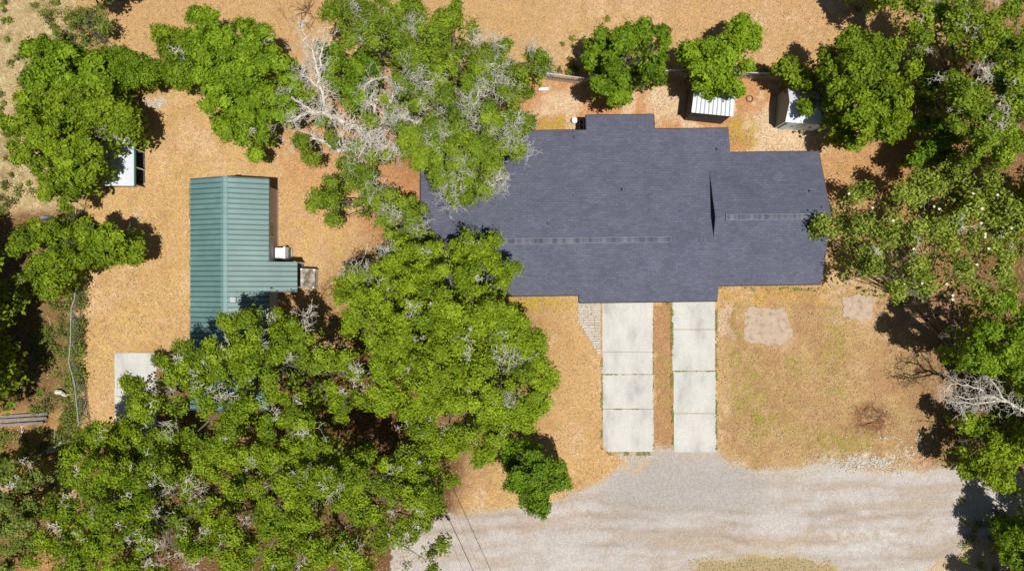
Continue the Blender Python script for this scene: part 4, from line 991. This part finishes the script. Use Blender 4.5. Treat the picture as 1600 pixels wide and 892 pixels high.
def f_green(px, py, x, y):
    c = fbm(x*1.3, y*1.3, 66)
    z = .69 + 0*px
    def g(cx, cy, rx, ry, v):
        nonlocal z
        z = np.where(((px-cx)/rx)**2+((py-cy)/ry)**2 < 1, np.minimum(z, v), z)
    g(1200, 640, 55, 50, .52); g(1290, 690, 60, 28, .5); g(1240, 575, 16, 16, .3); g(1215, 458, 80, 8, .4); g(1300, 570, 25, 90, .55)
    g(1160, 205, 25, 25, .5); g(850, 476, 55, 12, .4); g(860, 194, 40, 9, .45); g(240, 480, 60, 40, .6); g(1183, 870, 110, 25, .45); g(1143, 500, 7, 35, .5); g(1050, 600, 4, 110, .35)
    g(440, 330, 18, 60, .6); g(45, 180, 60, 130, .6)
    g(60, 20, 60, 40, .5); g(1180, 560, 6, 100, .5)
    return c > z
blades('green_grass', 70000, f_green, M['grass'], 'thin green grass growing in patches on the lawns', .05, .13, .07)

EP = []
for (x0, y0, x1, y1, n) in ((942, 584, 1018, 585.5, 60), (960, 638, 1000, 639.5, 26), (1055, 579, 1115, 580.5, 55), (1060, 645, 1100, 646, 30), (945, 706, 1018, 711, 150), (1048, 480, 1052, 702, 420), (1117.5, 480, 1121, 702, 260), (1019.5, 480, 1022, 702, 130), (938.5, 560, 942, 702, 150), (1022, 472, 1050, 477, 70), (1122, 449, 1290, 455, 260), (296, 290, 300, 540, 200), (904, 473, 938, 545, 50)):
    n *= 3; q = np.stack([rng.uniform(x0, x1, n), rng.uniform(y0, y1, n)], 1)
    EP.append(q[fbm(q[:, 0]*.09, q[:, 1]*.09, 44) > .52])
EP = np.concatenate(EP); n = len(EP)
tag(leaf_mesh('edge_weeds', np.stack([(EP[:, 0]-800)*S, (446-EP[:, 1])*S, rng.uniform(.05, .09, n)], 1), unit(rng.normal(0, .4, (n, 3))+np.array([0, 0, 1])), rng.uniform(.05, .12, n), rng.uniform(0, .8, n), M['grass'], aspect=.5),
    'low weeds creeping along the edges and joints of the concrete drives', 'weeds', kind='stuff')

# ------------------------------------------------------------------ small things
# grey boards and logs at the left
for i, (p, q, r, lab) in enumerate((((0, 651, .15), (74, 646, .2), .16, 'long weathered grey board lying at the left edge, upper of three'),
                                    ((-5, 657, .15), (72, 653, .25), .18, 'long weathered grey board lying at the left edge, middle of three'),
                                    ((0, 664, .12), (68, 660, .2), .16, 'long weathered grey board lying at the left edge, lowest of three'))):
    a = Vector(W(*p)); c = Vector(W(*q)); d = c-a; ang = math.atan2(d.y, d.x)
    b = MB().box((0, -r/2, 0), (d.length, r/2, .07)); o = b.build('board', M['timber']); o.location = (a.x, a.y, .05+.02*i); o.rotation_euler = (0, -.03, ang)
    tag(o, lab, 'board', 'grey boards at the left edge')
def log(p, q, r, lab):
    a = Vector(W(*p)); c = Vector(W(*q)); m1 = a.lerp(c, .35)+Vector((.04, .06, .03)); m2 = a.lerp(c, .7)+Vector((-.05, .03, 0))
    b = MB().tube([a, m1, m2, c], [r, r*.9, r*.8, r*.55], 9)
    twigs(b, m2, (c-a).normalized()+Vector((.3, .5, .3)), .7, r*.3, 1)
    tag(b.build('log', M['pale']), lab, 'log', 'logs in the lower left clearing')
log((58, 712, .15), (98, 690, .3), .10, 'split pale log pointing at the corner of the oak canopy')
log((66, 708, .12), (90, 703, .2), .13, 'stout pale log lying under the split one in the clearing')
log((88, 612, .2), (105, 618, .2), .16, 'short thick grey stump piece beside the fence near the grey boards')
log((30, 690, .1), (37, 672, .15), .05, 'thin stick lying alone below the grey boards')
# dark tarp-covered thing near the upper left fence
x, y, _ = W(69, 341, .4)
b = MB().add([(-.35, -.12, 0), (.35, -.12, 0), (.35, .16, 0), (-.35, .16, 0), (-.28, -.06, .38), (.15, -.1, .46), (.3, .12, .3), (-.2, .14, .42)], [(0,1,5,4), (1,2,6,5), (2,3,7,6), (3,0,4,7), (4,5,6,7)])
o = b.build('tarpaulin', rough('slate_tarpaulin', (.12, .14, .17), .2, 4, .5)); o.location = (x, y, 0)
tag(o, 'small crumpled slate-grey tarpaulin by the tree left of the fence', 'tarpaulin')
# plank behind the house
x, y, _ = W(849, 140, 0); o = MB().box((-.3, -.08, 0), (.3, .08, .08)).build('plank', M['white']); o.location = (x, y, .01); o.rotation_euler = (0, 0, R(3))
tag(o, 'short whitish plank lying on the soil below the back fence', 'plank')
# iron ring near the sheds
x, y, _ = W(1171, 155, 0); b = MB()
b.tube([(.2*math.cos(k*math.pi/8), .2*math.sin(k*math.pi/8), .06) for k in range(17)], .035, 8, False)
o = b.build('fire_ring', M['rust']); o.location = (x, y, 0); tag(o, 'small rusty ring lying on bare soil between the two sheds', 'ring')
# blue drum under the oaks
x, y, _ = W(652, 684, .9)
t = empty('drum', (x, y, 0), label='blue drum glimpsed through the gap in the oak canopy', cat='drum')
MB().tube([(0, 0, 0), (0, 0, .3), (0, 0, .6), (0, 0, .9)], [.28, .3, .3, .28], 16).build('body', M['blue'], t)
MB().tube([(0, 0, .9), (0, 0, .93)], .25, 16).build('lid', M['blue'], t)
# brush pile
x, y, _ = W(1364, 652, 0); t = empty('brush_pile', (x, y, 0), label='low pile of dry brown twigs on the lawn right of the driveways', cat='brush pile')
b = MB()
for k_ in range(38):
    a = random.uniform(0, 6.28); r_ = random.random()**.6*.95; c = (r_*math.cos(a)*1.1, r_*math.sin(a)*.7, random.uniform(.03, .3)*(1.1-r_))
    twigs(b, c, (random.gauss(0, 1), random.gauss(0, 1), .1), random.uniform(.3, .8), .014, 1, 2, .3, .3)
b.build('twigs', M['brushwood'], t)
b = MB(); b.tube([(-.5, -.45, .05), (-.1, -.35, .12), (.3, -.4, .05)], .05, 6); b.build('branch', rough('orange_wood', (.35, .15, .05), .3, 6), t)
# pale stones at the road edge: many, loose -> one pile each is pointless; loose gravel as stuff
b = MB()
for k_ in range(420):
    if k_ < 260: px = random.gauss(1350, 32); py = random.gauss(724, 7)
    elif k_ < 340: px = random.uniform(965, 1020); py = random.gauss(711, 3)
    else: px = random.gauss(1420, 25); py = random.gauss(690, 18)
    x, y, _ = W(px, py, 0); r_ = random.uniform(.025, .085); vs = []
    for zz, q in ((0, 1), (r_*.5, .85), (r_*.8, .4)):
        for j in range(6):
            a = j*math.pi/3+random.uniform(-.2, .2); vs.append((x+r_*q*math.cos(a)*1.2, y+r_*q*math.sin(a), zz+.005))
    b.add(vs, [(j, (j+1) % 6, (j+1) % 6+6, j+6) for j in range(6)] + [(j+6, (j+1) % 6+6, (j+1) % 6+12, j+12) for j in range(6)] + [(12, 13, 14, 15, 16, 17)])
tag(b.build('loose_stones', M['stone']), 'pale loose stones strewn along the verge where lawn meets gravel road', 'stones', kind='stuff')

# overhead cables and their poles
def pole(px, py, h, lab):
    x, y, _ = W(px, py, h); t = empty('utility_pole', (x, y, 0), label=lab, cat='pole')
    MB().tube([(0, 0, -.2), (0, 0, h)], [.16, .11], 10).build('shaft', M['timber'], t)
    MB().tube([(0, 0, h), (0, 0, h+.12)], [.05, .03], 8).build('insulator', M['galv'], t); return t
pole(655, 722, 6.6, 'wooden utility pole standing inside the oak canopy above the gravel road')
pole(810, 1070, 7.0, 'wooden utility pole beyond the bottom edge of the road')
def cable(p, q, r, lab):
    a = Vector(W(*p)); c = Vector(W(*q)); b = MB()
    b.tube([a.lerp(c, k/10)-Vector((0, 0, .35*math.sin(math.pi*k/10))) for k in range(11)], r, 5)
    tag(b.build('overhead_cable', M['cable']), lab, 'cable', 'overhead cables across the road')
cable((659, 722, 6.5), (819, 1070, 6.6), .018, 'thick black overhead cable crossing the gravel road at the bottom')
cable((650, 722, 6.5), (797, 1070, 6.6), .006, 'thin overhead cable, fainter and left of the thick one')
print('leaves', LEAFN[0])
